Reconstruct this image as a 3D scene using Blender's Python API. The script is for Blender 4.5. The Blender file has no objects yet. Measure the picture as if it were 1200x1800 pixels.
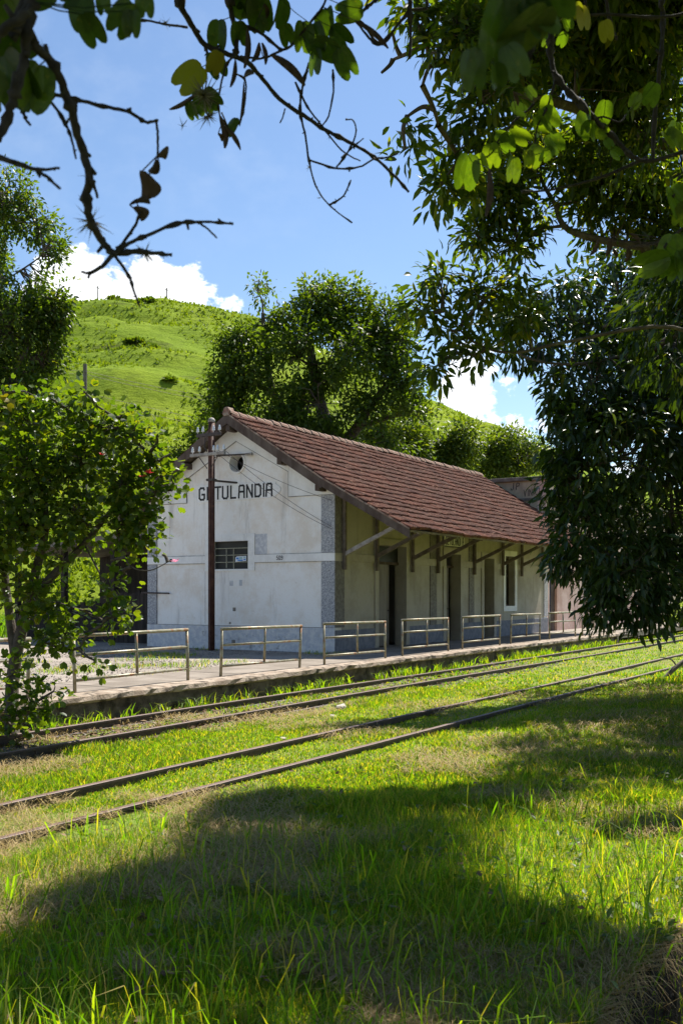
import bpy, bmesh, math, random
import numpy as np
from mathutils import Vector, Matrix

# ------------------------------------------------------------------ frame of reference
# X runs along the railway (away to the right), Y points from the photographer's side to the station, Z up, 0 = rail heads
FPX, CX, HY, EYE = 1750.0, 600.0, 1043.0, 1.8
ANG = math.atan(1085.0 / FPX)
FW = (math.cos(ANG), math.sin(ANG)); RT = (math.sin(ANG), -math.cos(ANG))
def at(px, py, D):
    k = (px - CX) / FPX
    return Vector((D * (FW[0] + k * RT[0]), D * (FW[1] + k * RT[1]), EYE - (py - HY) / FPX * D))
def on_v(px, v):
    k = (px - CX) / FPX
    D = v / (FW[1] + k * RT[1]); return D * (FW[0] + k * RT[0])

sc = bpy.context.scene
col = sc.collection
rnd = random.Random(7)
rng = np.random.default_rng(7)

# ------------------------------------------------------------------ camera
cam = bpy.data.cameras.new('camera'); camo = bpy.data.objects.new('camera', cam); col.objects.link(camo)
camo.location = (0, 0, EYE); camo.rotation_euler = (math.pi / 2, 0, ANG - math.pi / 2)
cam.sensor_fit = 'VERTICAL'; cam.sensor_height = 36.0; cam.sensor_width = 24.0
cam.lens = 36.0 * FPX / 1800.0; cam.shift_y = (HY - 900.0) / 1800.0
cam.clip_start = 0.05; cam.clip_end = 3000
cam.dof.use_dof = True; cam.dof.focus_distance = 22.0; cam.dof.aperture_fstop = 9.0
sc.camera = camo

# ------------------------------------------------------------------ sky, sun, exposure
SUN = Vector((0.63, -0.075, 1.0)).normalized()
w = bpy.data.worlds.new('World'); sc.world = w; w.use_nodes = True
nt = w.node_tree; nt.nodes.clear()
def N(tree, kind, **kw):
    n = tree.nodes.new(kind)
    for k, v in kw.items(): setattr(n, k, v)
    return n
def mth(tree, op, a, b=None, c=None):
    n = tree.nodes.new('ShaderNodeMath'); n.operation = op
    for i, x in enumerate((a, b, c)):
        if x is None: continue
        if isinstance(x, (int, float)): n.inputs[i].default_value = x
        else: tree.links.new(x, n.inputs[i])
    return n.outputs[0]
def mixc(tree, f, a, b, blend='MIX'):
    n = tree.nodes.new('ShaderNodeMix'); n.data_type = 'RGBA'; n.blend_type = blend
    for s, x in ((0, f), (6, a), (7, b)):
        if isinstance(x, (int, float)): n.inputs[s].default_value = x
        elif isinstance(x, (tuple, list)): n.inputs[s].default_value = (*x[:3], 1)
        else: tree.links.new(x, n.inputs[s])
    return n.outputs[2]
def sstep(tree, x, a, b):
    n = tree.nodes.new('ShaderNodeMapRange'); n.interpolation_type = 'SMOOTHSTEP'; n.clamp = True
    tree.links.new(x, n.inputs[0]); n.inputs[1].default_value = a; n.inputs[2].default_value = b
    return n.outputs[0]
sky = N(nt, 'ShaderNodeTexSky', sky_type='NISHITA', sun_disc=False)
sky.sun_elevation = math.asin(SUN.z); sky.sun_rotation = math.atan2(SUN.x, SUN.y)
sky.air_density = 1.0; sky.dust_density = 0.25; sky.ozone_density = 1.6; sky.altitude = 300
tc = N(nt, 'ShaderNodeTexCoord')
vec = tc.outputs['Generated']
sep = N(nt, 'ShaderNodeSeparateXYZ'); nt.links.new(vec, sep.inputs[0])
mp = N(nt, 'ShaderNodeMapping'); nt.links.new(vec, mp.inputs[0]); mp.inputs['Scale'].default_value = (1, 1, 1.5); mp.inputs['Location'].default_value = (3.1, 0.4, 1.7)
n1 = N(nt, 'ShaderNodeTexNoise'); nt.links.new(mp.outputs[0], n1.inputs['Vector']); n1.inputs['Scale'].default_value = 19; n1.inputs['Detail'].default_value = 9; n1.inputs['Roughness'].default_value = 0.6
n2 = N(nt, 'ShaderNodeTexNoise'); nt.links.new(mp.outputs[0], n2.inputs['Vector']); n2.inputs['Scale'].default_value = 3.2; n2.inputs['Detail'].default_value = 2
# cumulus low over the horizon all round, and the two banks that stand over the hill
bias = mth(nt, 'MULTIPLY', mth(nt, 'SUBTRACT', 0.17, sep.outputs[2]), 1.1)
dens = mth(nt, 'ADD', mth(nt, 'MULTIPLY', n1.outputs[0], 0.72), mth(nt, 'MULTIPLY', n2.outputs[0], 0.28))
dens = mth(nt, 'ADD', dens, bias)
def bank(px, py, width, amount):
    d = (at(px, py, 10) - Vector((0, 0, EYE))).normalized()
    vm = N(nt, 'ShaderNodeVectorMath', operation='DISTANCE'); nt.links.new(vec, vm.inputs[0]); vm.inputs[1].default_value = d
    g = mth(nt, 'MULTIPLY', mth(nt, 'SUBTRACT', 1.0, sstep(nt, vm.outputs['Value'], width * 0.35, width)), amount)
    return g
for b in ((190, 540, 0.10, 0.22), (330, 545, 0.085, 0.23), (860, 680, 0.10, 0.21), (110, 560, 0.09, 0.2)):
    dens = mth(nt, 'ADD', dens, bank(*b))
mask = sstep(nt, dens, 0.60, 0.66)
mask = mth(nt, 'MULTIPLY', mask, sstep(nt, sep.outputs[2], -0.02, 0.02))
shade = sstep(nt, dens, 0.60, 0.95)
bg = N(nt, 'ShaderNodeBackground'); bg.inputs[1].default_value = 0.098
cl = mixc(nt, shade, (7.2, 7.5, 8.0), (8.6, 8.7, 8.9))
thin = mth(nt, 'MULTIPLY', mth(nt, 'MULTIPLY', sstep(nt, n2.outputs[0], 0.42, 0.75), sstep(nt, n1.outputs[0], 0.40, 0.75)), 0.10)
hs_ = N(nt, 'ShaderNodeHueSaturation'); hs_.inputs['Saturation'].default_value = 1.04; hs_.inputs['Value'].default_value = 0.88; nt.links.new(sky.outputs[0], hs_.inputs['Color'])
skyc = mixc(nt, thin, hs_.outputs[0], (5.5, 6.0, 6.6))
nt.links.new(mixc(nt, mask, skyc, cl), bg.inputs[0])
out = N(nt, 'ShaderNodeOutputWorld'); nt.links.new(bg.outputs[0], out.inputs[0])

sun = bpy.data.lights.new('sun', 'SUN'); sun.energy = 5.0; sun.angle = math.radians(0.53); sun.color = (1.0, 0.95, 0.86)
suno = bpy.data.objects.new('sun', sun); col.objects.link(suno); suno.location = SUN * 60
suno.rotation_euler = (-SUN).to_track_quat('-Z', 'Y').to_euler()

sc.view_settings.view_transform = 'Standard'; sc.view_settings.look = 'None'
sc.view_settings.exposure = 1.0; sc.view_settings.gamma = 1.0; sc.view_settings.use_curve_mapping = False
sc.render.engine = 'CYCLES'
sc.cycles.max_bounces = 5; sc.cycles.transmission_bounces = 4; sc.cycles.diffuse_bounces = 3; sc.cycles.glossy_bounces = 2
sc.cycles.use_denoising = True
sc.cycles.caustics_reflective = False; sc.cycles.caustics_refractive = False

# ------------------------------------------------------------------ materials
M = {}
def noise_node(t, scale, detail=5, rough=0.55, vec=None, stretch=None):
    n = N(t, 'ShaderNodeTexNoise'); n.inputs['Scale'].default_value = scale; n.inputs['Detail'].default_value = detail; n.inputs['Roughness'].default_value = rough
    if vec is None: vec = N(t, 'ShaderNodeTexCoord').outputs['Object']
    if stretch:
        m_ = N(t, 'ShaderNodeMapping'); t.links.new(vec, m_.inputs[0]); m_.inputs['Scale'].default_value = stretch; vec = m_.outputs[0]
    t.links.new(vec, n.inputs['Vector']); return n.outputs[0]
def pmat(name, c1, c2, scale=6, rough=0.8, bump=0.2, bscale=None, lo=0.35, hi=0.68, c3=None, s3=40, lo3=0.55, hi3=0.75, spec=0.3, metal=0, stretch=None, bdist=0.01):
    m = bpy.data.materials.new(name); m.use_nodes = True; t = m.node_tree
    p = t.nodes['Principled BSDF']
    n_ = noise_node(t, scale, stretch=stretch)
    c = mixc(t, sstep(t, n_, lo, hi), c1, c2)
    if c3 is not None: c = mixc(t, sstep(t, noise_node(t, s3, stretch=stretch), lo3, hi3), c, c3)
    t.links.new(c, p.inputs['Base Color'])
    p.inputs['Roughness'].default_value = rough; p.inputs['Specular IOR Level'].default_value = spec; p.inputs['Metallic'].default_value = metal
    if bump:
        b = N(t, 'ShaderNodeBump'); b.inputs['Strength'].default_value = bump; b.inputs['Distance'].default_value = bdist
        t.links.new(noise_node(t, bscale or scale * 6, 6, 0.6, stretch=stretch), b.inputs['Height']); t.links.new(b.outputs[0], p.inputs['Normal'])
    M[name] = m; return m
def leafmat(name, cols, trans=0.45, rough=0.4, tcol=None, spec=0.35, mottle=0):
    """leaf: glossy-diffuse face plus light passing through; tint per leaf"""
    m = bpy.data.materials.new(name); m.use_nodes = True; t = m.node_tree; t.nodes.clear()
    a = N(t, 'ShaderNodeAttribute', attribute_name='tint'); oi = N(t, 'ShaderNodeObjectInfo')
    f = mth(t, 'FRACT', mth(t, 'ADD', a.outputs['Fac'], oi.outputs['Random']))
    r = N(t, 'ShaderNodeValToRGB'); t.links.new(f, r.inputs[0])
    e = r.color_ramp.elements
    while len(e) < len(cols): e.new(0.5)
    for i, (pos, c) in enumerate(cols): e[i].position = pos; e[i].color = (*c, 1)
    lc = r.outputs[0]
    if mottle:      # blemishes and paler veins within one leaf
        gp = N(t, 'ShaderNodeNewGeometry').outputs['Position']
        lc = mixc(t, mth(t, 'MULTIPLY', sstep(t, noise_node(t, 55, 4, 0.6, vec=gp), 0.45, 0.70), mottle), lc, tuple(x_ * 0.45 for x_ in cols[0][1]))
        lc = mixc(t, mth(t, 'MULTIPLY', sstep(t, noise_node(t, 140, 3, 0.6, vec=gp), 0.60, 0.70), mottle * .7), lc, (0.14, 0.13, 0.03))
    p = N(t, 'ShaderNodeBsdfPrincipled'); p.inputs['Roughness'].default_value = rough; p.inputs['Specular IOR Level'].default_value = spec
    t.links.new(lc, p.inputs['Base Color'])
    tr = N(t, 'ShaderNodeBsdfTranslucent')
    tcl = mixc(t, 1.0, lc, tcol or (1.9, 1.7, 0.35), 'MULTIPLY'); t.links.new(tcl, tr.inputs[0])
    mx = N(t, 'ShaderNodeMixShader'); mx.inputs[0].default_value = trans
    t.links.new(p.outputs[0], mx.inputs[1]); t.links.new(tr.outputs[0], mx.inputs[2])
    o = N(t, 'ShaderNodeOutputMaterial'); t.links.new(mx.outputs[0], o.inputs[0])
    M[name] = m; return m

def stucco(name, base, stain, dirt, peel):
    m = bpy.data.materials.new(name); m.use_nodes = True; t = m.node_tree; p = t.nodes['Principled BSDF']
    c = mixc(t, sstep(t, noise_node(t, 0.9, 7, 0.72), 0.40, 0.64), base, stain)
    c = mixc(t, mth(t, 'MULTIPLY', sstep(t, noise_node(t, 12, 6, 0.75), 0.52, 0.66), 0.35), c, stain)
    c = mixc(t, mth(t, 'MULTIPLY', sstep(t, noise_node(t, 3.0, 6, 0.7, stretch=(1, 1, 0.12)), 0.53, 0.76), 0.62), c, dirt)
    c = mixc(t, mth(t, 'MULTIPLY', sstep(t, noise_node(t, 5.0, 8, 0.75), 0.62, 0.72), 0.6), c, peel)
    c = mixc(t, mth(t, 'MULTIPLY', sstep(t, noise_node(t, 38.0, 3, 0.6), 0.66, 0.76), 0.35), c, dirt)
    t.links.new(c, p.inputs['Base Color']); p.inputs['Roughness'].default_value = 0.9; p.inputs['Specular IOR Level'].default_value = 0.15
    b = N(t, 'ShaderNodeBump'); b.inputs['Strength'].default_value = 0.5; b.inputs['Distance'].default_value = 0.012
    hgt = mth(t, 'ADD', noise_node(t, 26, 6, 0.7), mth(t, 'MULTIPLY', sstep(t, noise_node(t, 5.0, 8, 0.75), 0.62, 0.68), -0.5))
    t.links.new(hgt, b.inputs['Height']); t.links.new(b.outputs[0], p.inputs['Normal'])
    M[name] = m
stucco('plaster', (0.88, 0.86, 0.82), (0.77, 0.70, 0.61), (0.36, 0.33, 0.29), (0.56, 0.46, 0.38))
stucco('plaster_white', (0.87, 0.86, 0.83), (0.74, 0.72, 0.68), (0.42, 0.40, 0.36), (0.62, 0.58, 0.52))
stucco('plaster_front_shaded', (0.46, 0.42, 0.34), (0.37, 0.33, 0.26), (0.20, 0.17, 0.13), (0.31, 0.28, 0.22))  # front wall's white plaster, its shade under the canopy put into the colour
stucco('pink_plaster', (0.66, 0.50, 0.44), (0.50, 0.33, 0.27), (0.16, 0.10, 0.08), (0.72, 0.66, 0.60))
stucco('tan_plaster', (0.42, 0.35, 0.25), (0.32, 0.26, 0.19), (0.13, 0.11, 0.09), (0.50, 0.45, 0.36))
pmat('pebbledash', (0.36, 0.37, 0.40), (0.60, 0.60, 0.60), 34, 0.95, 1.0, 60, 0.45, 0.58, c3=(0.16, 0.16, 0.17), s3=48, lo3=0.56, hi3=0.64, bdist=0.03)
pmat('plinth_rough', (0.58, 0.59, 0.62), (0.74, 0.73, 0.71), 7, 0.95, 1.0, 50, 0.40, 0.64, c3=(0.33, 0.32, 0.31), s3=5, lo3=0.58, hi3=0.74, bdist=0.03)
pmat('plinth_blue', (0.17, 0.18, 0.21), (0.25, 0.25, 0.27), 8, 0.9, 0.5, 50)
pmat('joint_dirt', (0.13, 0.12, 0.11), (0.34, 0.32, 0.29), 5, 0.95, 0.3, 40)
pmat('patch_grey', (0.48, 0.49, 0.52), (0.66, 0.66, 0.66), 14, 0.95, 0.6, 40)
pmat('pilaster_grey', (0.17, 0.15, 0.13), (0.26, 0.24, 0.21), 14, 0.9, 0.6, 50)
pmat('old_wood', (0.075, 0.05, 0.038), (0.13, 0.10, 0.08), 5, 0.85, 0.5, 30, stretch=(1, 1, 0.3))
pmat('grey_wood', (0.25, 0.22, 0.19), (0.40, 0.37, 0.33), 7, 0.85, 0.5, 30, c3=(0.12, 0.10, 0.09), s3=12)
pmat('strut_wood', (0.13, 0.105, 0.08), (0.21, 0.17, 0.135), 7, 0.85, 0.4, 30)
pmat('door_paint', (0.16, 0.13, 0.10), (0.22, 0.19, 0.15), 5, 0.6, 0.3, 25, stretch=(1, 1, 0.15))
pmat('dark_wood', (0.022, 0.018, 0.016), (0.05, 0.04, 0.034), 6, 0.9, 0.5, 30, stretch=(1, 1, 0.2))
pmat('dark_board', (0.02, 0.022, 0.02), (0.03, 0.032, 0.028), 4, 0.5, 0.1)
pmat('black_paint', (0.012, 0.012, 0.013), (0.03, 0.03, 0.03), 30, 0.6, 0.1)
pmat('rust_pole', (0.055, 0.022, 0.016), (0.10, 0.045, 0.03), 7, 0.7, 0.3, 40, c3=(0.20, 0.08, 0.04), s3=5, lo3=0.62, hi3=0.75)
pmat('rail_steel', (0.030, 0.020, 0.016), (0.065, 0.040, 0.028), 12, 0.6, 0.4, 60, c3=(0.03, 0.025, 0.022), s3=5, spec=0.5)
pmat('rail_head', (0.10, 0.055, 0.036), (0.15, 0.085, 0.06), 9, 0.6, 0.2, 60, c3=(0.10, 0.055, 0.035), s3=5, spec=0.6)
pmat('galvanised', (0.20, 0.18, 0.11), (0.32, 0.30, 0.23), 9, 0.45, 0.25, 60, c3=(0.24, 0.11, 0.045), s3=7, lo3=0.52, hi3=0.66, spec=0.5, metal=0.35)
pmat('porcelain', (0.62, 0.65, 0.68), (0.72, 0.74, 0.75), 10, 0.15, 0, spec=0.6)
pmat('iron', (0.05, 0.04, 0.036), (0.09, 0.07, 0.06), 20, 0.6, 0.2)
pmat('window_bar', (0.40, 0.40, 0.30), (0.30, 0.28, 0.20), 20, 0.6, 0.1)
pmat('concrete', (0.18, 0.15, 0.12), (0.27, 0.23, 0.19), 1.6, 0.92, 0.5, 30, c3=(0.20, 0.16, 0.13), s3=4, lo3=0.56, hi3=0.74)
pmat('mossy_stone', (0.085, 0.07, 0.055), (0.17, 0.14, 0.11), 5, 0.95, 1.0, 16, c3=(0.035, 0.03, 0.022), s3=3, lo3=0.48, hi3=0.66, bdist=0.03)
pmat('kerb_cap', (0.26, 0.20, 0.15), (0.40, 0.33, 0.26), 4, 0.95, 0.9, 24, c3=(0.08, 0.065, 0.05), s3=6, lo3=0.5, hi3=0.66, bdist=0.02)
pmat('earth', (0.22, 0.20, 0.06), (0.15, 0.215, 0.025), 0.9, 0.95, 0.8, 25, c3=(0.06, 0.055, 0.022), s3=14, lo3=0.55, hi3=0.75, bdist=0.03)
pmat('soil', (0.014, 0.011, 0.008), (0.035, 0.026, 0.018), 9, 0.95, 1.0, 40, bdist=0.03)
pmat('yard_dirt', (0.26, 0.22, 0.18), (0.36, 0.31, 0.26), 0.8, 0.95, 0.8, 40, c3=(0.11, 0.10, 0.09), s3=30, lo3=0.5, hi3=0.66, bdist=0.02)
pmat('ballast', (0.17, 0.14, 0.12), (0.30, 0.26, 0.23), 9, 0.9, 0.4, 30)
pmat('pale_stone', (0.36, 0.32, 0.26), (0.48, 0.44, 0.38), 9, 0.9, 0.6, 30)
pmat('bark', (0.060, 0.048, 0.036), (0.115, 0.095, 0.075), 9, 0.95, 1.0, 22, c3=(0.16, 0.16, 0.13), s3=6, lo3=0.6, hi3=0.7, bdist=0.02)
pmat('twig', (0.018, 0.015, 0.013), (0.038, 0.032, 0.027), 60, 0.9, 0.8, 160, c3=(0.06, 0.06, 0.045), s3=50, lo3=0.60, hi3=0.72, bdist=0.003)
pmat('pale_bark', (0.26, 0.23, 0.20), (0.36, 0.33, 0.29), 6, 0.95, 0.6, 22)
pmat('pod', (0.022, 0.012, 0.012), (0.05, 0.028, 0.022), 60, 0.5, 0.3, 90)
pmat('sticker_white', (0.75, 0.78, 0.80), (0.70, 0.74, 0.80), 30, 0.5, 0)
pmat('sticker_blue', (0.05, 0.20, 0.55), (0.10, 0.30, 0.65), 60, 0.5, 0)
pmat('sticker_teal', (0.20, 0.45, 0.48), (0.45, 0.60, 0.55), 60, 0.5, 0)
pmat('blue_door', (0.03, 0.055, 0.12), (0.05, 0.08, 0.16), 8, 0.6, 0.2, 30)
pmat('cement_roof', (0.12, 0.10, 0.085), (0.20, 0.18, 0.15), 3, 0.9, 0.6, 20)
pmat('ridge_cap', (0.34, 0.27, 0.21), (0.22, 0.12, 0.085), 6, 0.95, 0.8, 30, c3=(0.10, 0.075, 0.06), s3=10, lo3=0.55, hi3=0.7)
pmat('hill_post', (0.10, 0.085, 0.07), (0.16, 0.14, 0.12), 5, 0.9, 0.3)
pmat('decayed_wood', (0.035, 0.025, 0.018), (0.085, 0.06, 0.04), 14, 0.95, 1.0, 45, c3=(0.012, 0.010, 0.008), s3=9, lo3=0.5, hi3=0.66, bdist=0.02)
pmat('fallen_wood', (0.10, 0.085, 0.07), (0.20, 0.17, 0.14), 14, 0.95, 0.8, 50)
# clay tile: tint of each tile, lichen and soot
def tilemat():
    m = bpy.data.materials.new('clay_tile'); m.use_nodes = True; t = m.node_tree; p = t.nodes['Principled BSDF']
    a = N(t, 'ShaderNodeAttribute', attribute_name='tint'); oi = N(t, 'ShaderNodeObjectInfo')
    f = mth(t, 'FRACT', mth(t, 'ADD', a.outputs['Fac'], oi.outputs['Random']))
    r = N(t, 'ShaderNodeValToRGB'); t.links.new(f, r.inputs[0]); e = r.color_ramp.elements
    e[0].color = (0.060, 0.022, 0.015, 1); e[1].color = (0.165, 0.060, 0.035, 1); e.new(0.5).color = (0.105, 0.036, 0.022, 1)
    g = N(t, 'ShaderNodeNewGeometry')
    c = mixc(t, sstep(t, noise_node(t, 1.1, 6, 0.6, vec=g.outputs['Position']), 0.40, 0.72), r.outputs[0], (0.10, 0.047, 0.032))
    c = mixc(t, mth(t, 'MULTIPLY', sstep(t, noise_node(t, 13, 6, 0.7, vec=g.outputs['Position']), 0.55, 0.68), 0.8), c, (0.44, 0.28, 0.17))
    c = mixc(t, mth(t, 'MULTIPLY', sstep(t, noise_node(t, 21, 5, 0.7, vec=g.outputs['Position']), 0.53, 0.66), 0.85), c, (0.04, 0.022, 0.018))
    t.links.new(c, p.inputs['Base Color']); p.inputs['Roughness'].default_value = 0.9; p.inputs['Specular IOR Level'].default_value = 0.2
    M['clay_tile'] = m
tilemat()
leafmat('leaf_mango', [(0, (0.016, 0.034, 0.010)), (0.5, (0.030, 0.058, 0.013)), (0.85, (0.045, 0.082, 0.016)), (1, (0.085, 0.10, 0.02))], 0.34, 0.32, tcol=(2.4, 2.2, 0.3))
leafmat('leaf_canopy', [(0, (0.026, 0.050, 0.011)), (0.5, (0.045, 0.080, 0.014)), (0.85, (0.068, 0.105, 0.017)), (1, (0.12, 0.13, 0.02))], 0.58, 0.34, tcol=(2.9, 2.6, 0.25))
leafmat('leaf_broad', [(0, (0.035, 0.066, 0.014)), (0.5, (0.056, 0.098, 0.017)), (0.9, (0.085, 0.125, 0.02)), (1, (0.13, 0.15, 0.02))], 0.52, 0.42, tcol=(2.6, 2.4, 0.25))
leafmat('leaf_near', [(0, (0.040, 0.078, 0.014)), (0.5, (0.062, 0.105, 0.017)), (0.9, (0.082, 0.122, 0.02)), (1, (0.13, 0.14, 0.02))], 0.57, 0.36, tcol=(2.5, 2.4, 0.22), mottle=0.45)
leafmat('leaf_hang_shaded', [(0, (0.022, 0.045, 0.010)), (0.5, (0.032, 0.060, 0.012)), (0.9, (0.042, 0.072, 0.013)), (1, (0.06, 0.08, 0.014))], 0.48, 0.4, tcol=(2.4, 2.4, 0.22), mottle=0.5)  # shade put into a darker leaf colour; brighter hanging leaves use leaf_near
leafmat('leaf_yellow', [(0, (0.16, 0.14, 0.018)), (0.5, (0.18, 0.17, 0.02)), (1, (0.13, 0.15, 0.02))], 0.45, 0.4, tcol=(1.9, 1.8, 0.3))
leafmat('leaf_shrub', [(0, (0.05, 0.09, 0.016)), (0.6, (0.085, 0.14, 0.022)), (1, (0.14, 0.18, 0.03))], 0.45, 0.45, tcol=(2.2, 2.0, 0.3))
leafmat('leaf_dry', [(0, (0.022, 0.013, 0.010)), (0.6, (0.04, 0.024, 0.016)), (1, (0.07, 0.042, 0.025))], 0.12, 0.7, tcol=(1.5, 1.2, 0.8))
leafmat('litter', [(0, (0.08, 0.045, 0.022)), (0.6, (0.16, 0.10, 0.05)), (1, (0.26, 0.18, 0.10))], 0.1, 0.9, tcol=(1.2, 1.0, 0.8))
leafmat('air_plant', [(0, (0.10, 0.10, 0.065)), (0.6, (0.15, 0.15, 0.10)), (1, (0.07, 0.06, 0.045))], 0.3, 0.8, tcol=(1.4, 1.3, 0.8))
leafmat('blade', [(0, (0.055, 0.12, 0.012)), (0.45, (0.098, 0.185, 0.016)), (0.72, (0.175, 0.25, 0.026)), (0.86, (0.25, 0.22, 0.06)), (1, (0.38, 0.29, 0.13))], 0.58, 0.45, tcol=(2.4, 2.5, 0.2), spec=0.25)
leafmat('straw', [(0, (0.22, 0.15, 0.06)), (0.5, (0.36, 0.27, 0.12)), (1, (0.48, 0.38, 0.20))], 0.3, 0.7, tcol=(1.3, 1.2, 0.7), spec=0.2)
leafmat('hill_blade', [(0, (0.08, 0.13, 0.014)), (0.6, (0.13, 0.19, 0.02)), (1, (0.18, 0.23, 0.03))], 0.5, 0.6, tcol=(1.8, 1.7, 0.25), spec=0.15)
leafmat('petal_pink', [(0, (0.70, 0.22, 0.40)), (1, (0.78, 0.35, 0.52))], 0.4, 0.6, tcol=(1.1, 1.0, 1.0))
leafmat('petal_red', [(0, (0.55, 0.03, 0.04)), (1, (0.65, 0.06, 0.06))], 0.4, 0.6, tcol=(1.1, 1.0, 1.0))
# hill pasture: fresh green, darker grazed hollows and earthen cattle steps
def hillmat():
    m = bpy.data.materials.new('pasture'); m.use_nodes = True; t = m.node_tree; p = t.nodes['Principled BSDF']
    c = mixc(t, sstep(t, noise_node(t, 0.035, 6, 0.6), 0.38, 0.66), (0.22, 0.285, 0.022), (0.165, 0.24, 0.02))
    c = mixc(t, mth(t, 'MULTIPLY', sstep(t, noise_node(t, 0.30, 8, 0.72, stretch=(1, 1, 4)), 0.52, 0.68), 0.55), c, (0.055, 0.085, 0.015))
    c = mixc(t, mth(t, 'MULTIPLY', sstep(t, noise_node(t, 0.055, 6, 0.6, stretch=(0.7, 0.7, 3.2)), 0.57, 0.645), 0.8), c, (0.07, 0.085, 0.02))
    c = mixc(t, mth(t, 'MULTIPLY', sstep(t, noise_node(t, 1.3, 4, 0.6), 0.5, 0.7), 0.35), c, (0.20, 0.25, 0.04))
    t.links.new(c, p.inputs['Base Color']); p.inputs['Roughness'].default_value = 0.95; p.inputs['Specular IOR Level'].default_value = 0.05
    b = N(t, 'ShaderNodeBump'); b.inputs['Strength'].default_value = 1.0; b.inputs['Distance'].default_value = 0.9
    t.links.new(noise_node(t, 0.55, 8, 0.7, stretch=(1, 1, 2.2)), b.inputs['Height']); t.links.new(b.outputs[0], p.inputs['Normal'])
    M['pasture'] = m
hillmat()

# ------------------------------------------------------------------ mesh helpers
class MB:
    def __init__(s): s.v = []; s.f = []
    def box(s, x0, x1, y0, y1, z0, z1):
        b = len(s.v)
        s.v += [(x0, y0, z0), (x1, y0, z0), (x1, y1, z0), (x0, y1, z0), (x0, y0, z1), (x1, y0, z1), (x1, y1, z1), (x0, y1, z1)]
        s.f += [tuple(b + i for i in q) for q in ((0, 3, 2, 1), (4, 5, 6, 7), (0, 1, 5, 4), (1, 2, 6, 5), (2, 3, 7, 6), (3, 0, 4, 7))]
        return s
    def prism(s, poly, axis, a, b):
        """poly of 2-D points extruded along axis (0 = x: points are (y, z); 1 = y: (x, z); 2 = z: (x, y)) from a to b"""
        n = len(poly); k = len(s.v)
        def P(p, t): return (t, p[0], p[1]) if axis == 0 else (p[0], t, p[1]) if axis == 1 else (p[0], p[1], t)
        s.v += [P(p, a) for p in poly] + [P(p, b) for p in poly]
        s.f += [tuple(k + i for i in range(n)), tuple(k + n + i for i in reversed(range(n)))]
        s.f += [(k + i, k + n + i, k + n + (i + 1) % n, k + (i + 1) % n) for i in range(n)]
        return s
    def tube(s, pts, rad, n=8, cap=True):
        pts = [Vector(p) for p in pts]; m = len(pts)
        if not isinstance(rad, (list, tuple)): rad = [rad] * m
        base = len(s.v); prev = None
        for i, p in enumerate(pts):
            d = (pts[min(i + 1, m - 1)] - pts[max(i - 1, 0)])
            if d.length < 1e-9: d = Vector((0, 0, 1))
            d.normalize()
            if prev is None: a = d.orthogonal().normalized()
            else:
                a = prev - d * prev.dot(d)
                a = a.normalized() if a.length > 1e-6 else d.orthogonal().normalized()
            prev = a; b = d.cross(a)
            for j in range(n):
                t = 2 * math.pi * j / n
                s.v.append(tuple(p + (a * math.cos(t) + b * math.sin(t)) * rad[i]))
        for i in range(m - 1):
            for j in range(n):
                q = base + i * n
                s.f.append((q + j, q + (j + 1) % n, q + n + (j + 1) % n, q + n + j))
        if cap:
            s.f.append(tuple(base + j for j in reversed(range(n)))); s.f.append(tuple(base + (m - 1) * n + j for j in range(n)))
        return s
    def lathe(s, prof, c, n=12):
        b = len(s.v)
        for r, z in prof:
            for j in range(n):
                t = 2 * math.pi * j / n; s.v.append((c[0] + r * math.cos(t), c[1] + r * math.sin(t), c[2] + z))
        for i in range(len(prof) - 1):
            for j in range(n):
                q = b + i * n; s.f.append((q + j, q + (j + 1) % n, q + n + (j + 1) % n, q + n + j))
        s.f.append(tuple(b + j for j in reversed(range(n)))); s.f.append(tuple(b + (len(prof) - 1) * n + j for j in range(n)))
        return s
    def obj(s, name, mat, parent=None, smooth=False, bevel=0, fix=True):
        me = bpy.data.meshes.new(name); me.from_pydata(s.v, [], s.f)
        if fix:
            bm = bmesh.new(); bm.from_mesh(me); bmesh.ops.recalc_face_normals(bm, faces=bm.faces)
            bm.to_mesh(me); bm.free()
        return link(name, me, mat, parent, smooth, bevel)
def link(name, me, mat, parent=None, smooth=False, bevel=0):
    if mat is not None and not me.materials: me.materials.append(M[mat] if isinstance(mat, str) else mat)
    if smooth: me.polygons.foreach_set('use_smooth', [True] * len(me.polygons))
    o = bpy.data.objects.new(name, me); col.objects.link(o)
    if parent is not None: adopt(o, parent)
    if bevel:
        b = o.modifiers.new('edge', 'BEVEL'); b.width = bevel; b.segments = 2; b.limit_method = 'ANGLE'
    return o
def adopt(o, parent):
    """child whose mesh is in world coordinates"""
    o.parent = parent
    p, off = parent, Vector((0, 0, 0))
    while p is not None: off += p.location; p = p.parent
    o.location = -off
def thing(name, loc, label, cat, group=None):
    o = bpy.data.objects.new(name, None); col.objects.link(o); o.location = loc; o.empty_display_size = 0.2
    return tag(o, label, cat, group)
def tag(o, label, cat, group=None):
    o['label'] = label; o['category'] = cat
    if group: o['group'] = group
    return o
def kind(o, k, label=None):
    o['kind'] = k
    if label: o['label'] = label
    return o
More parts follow.
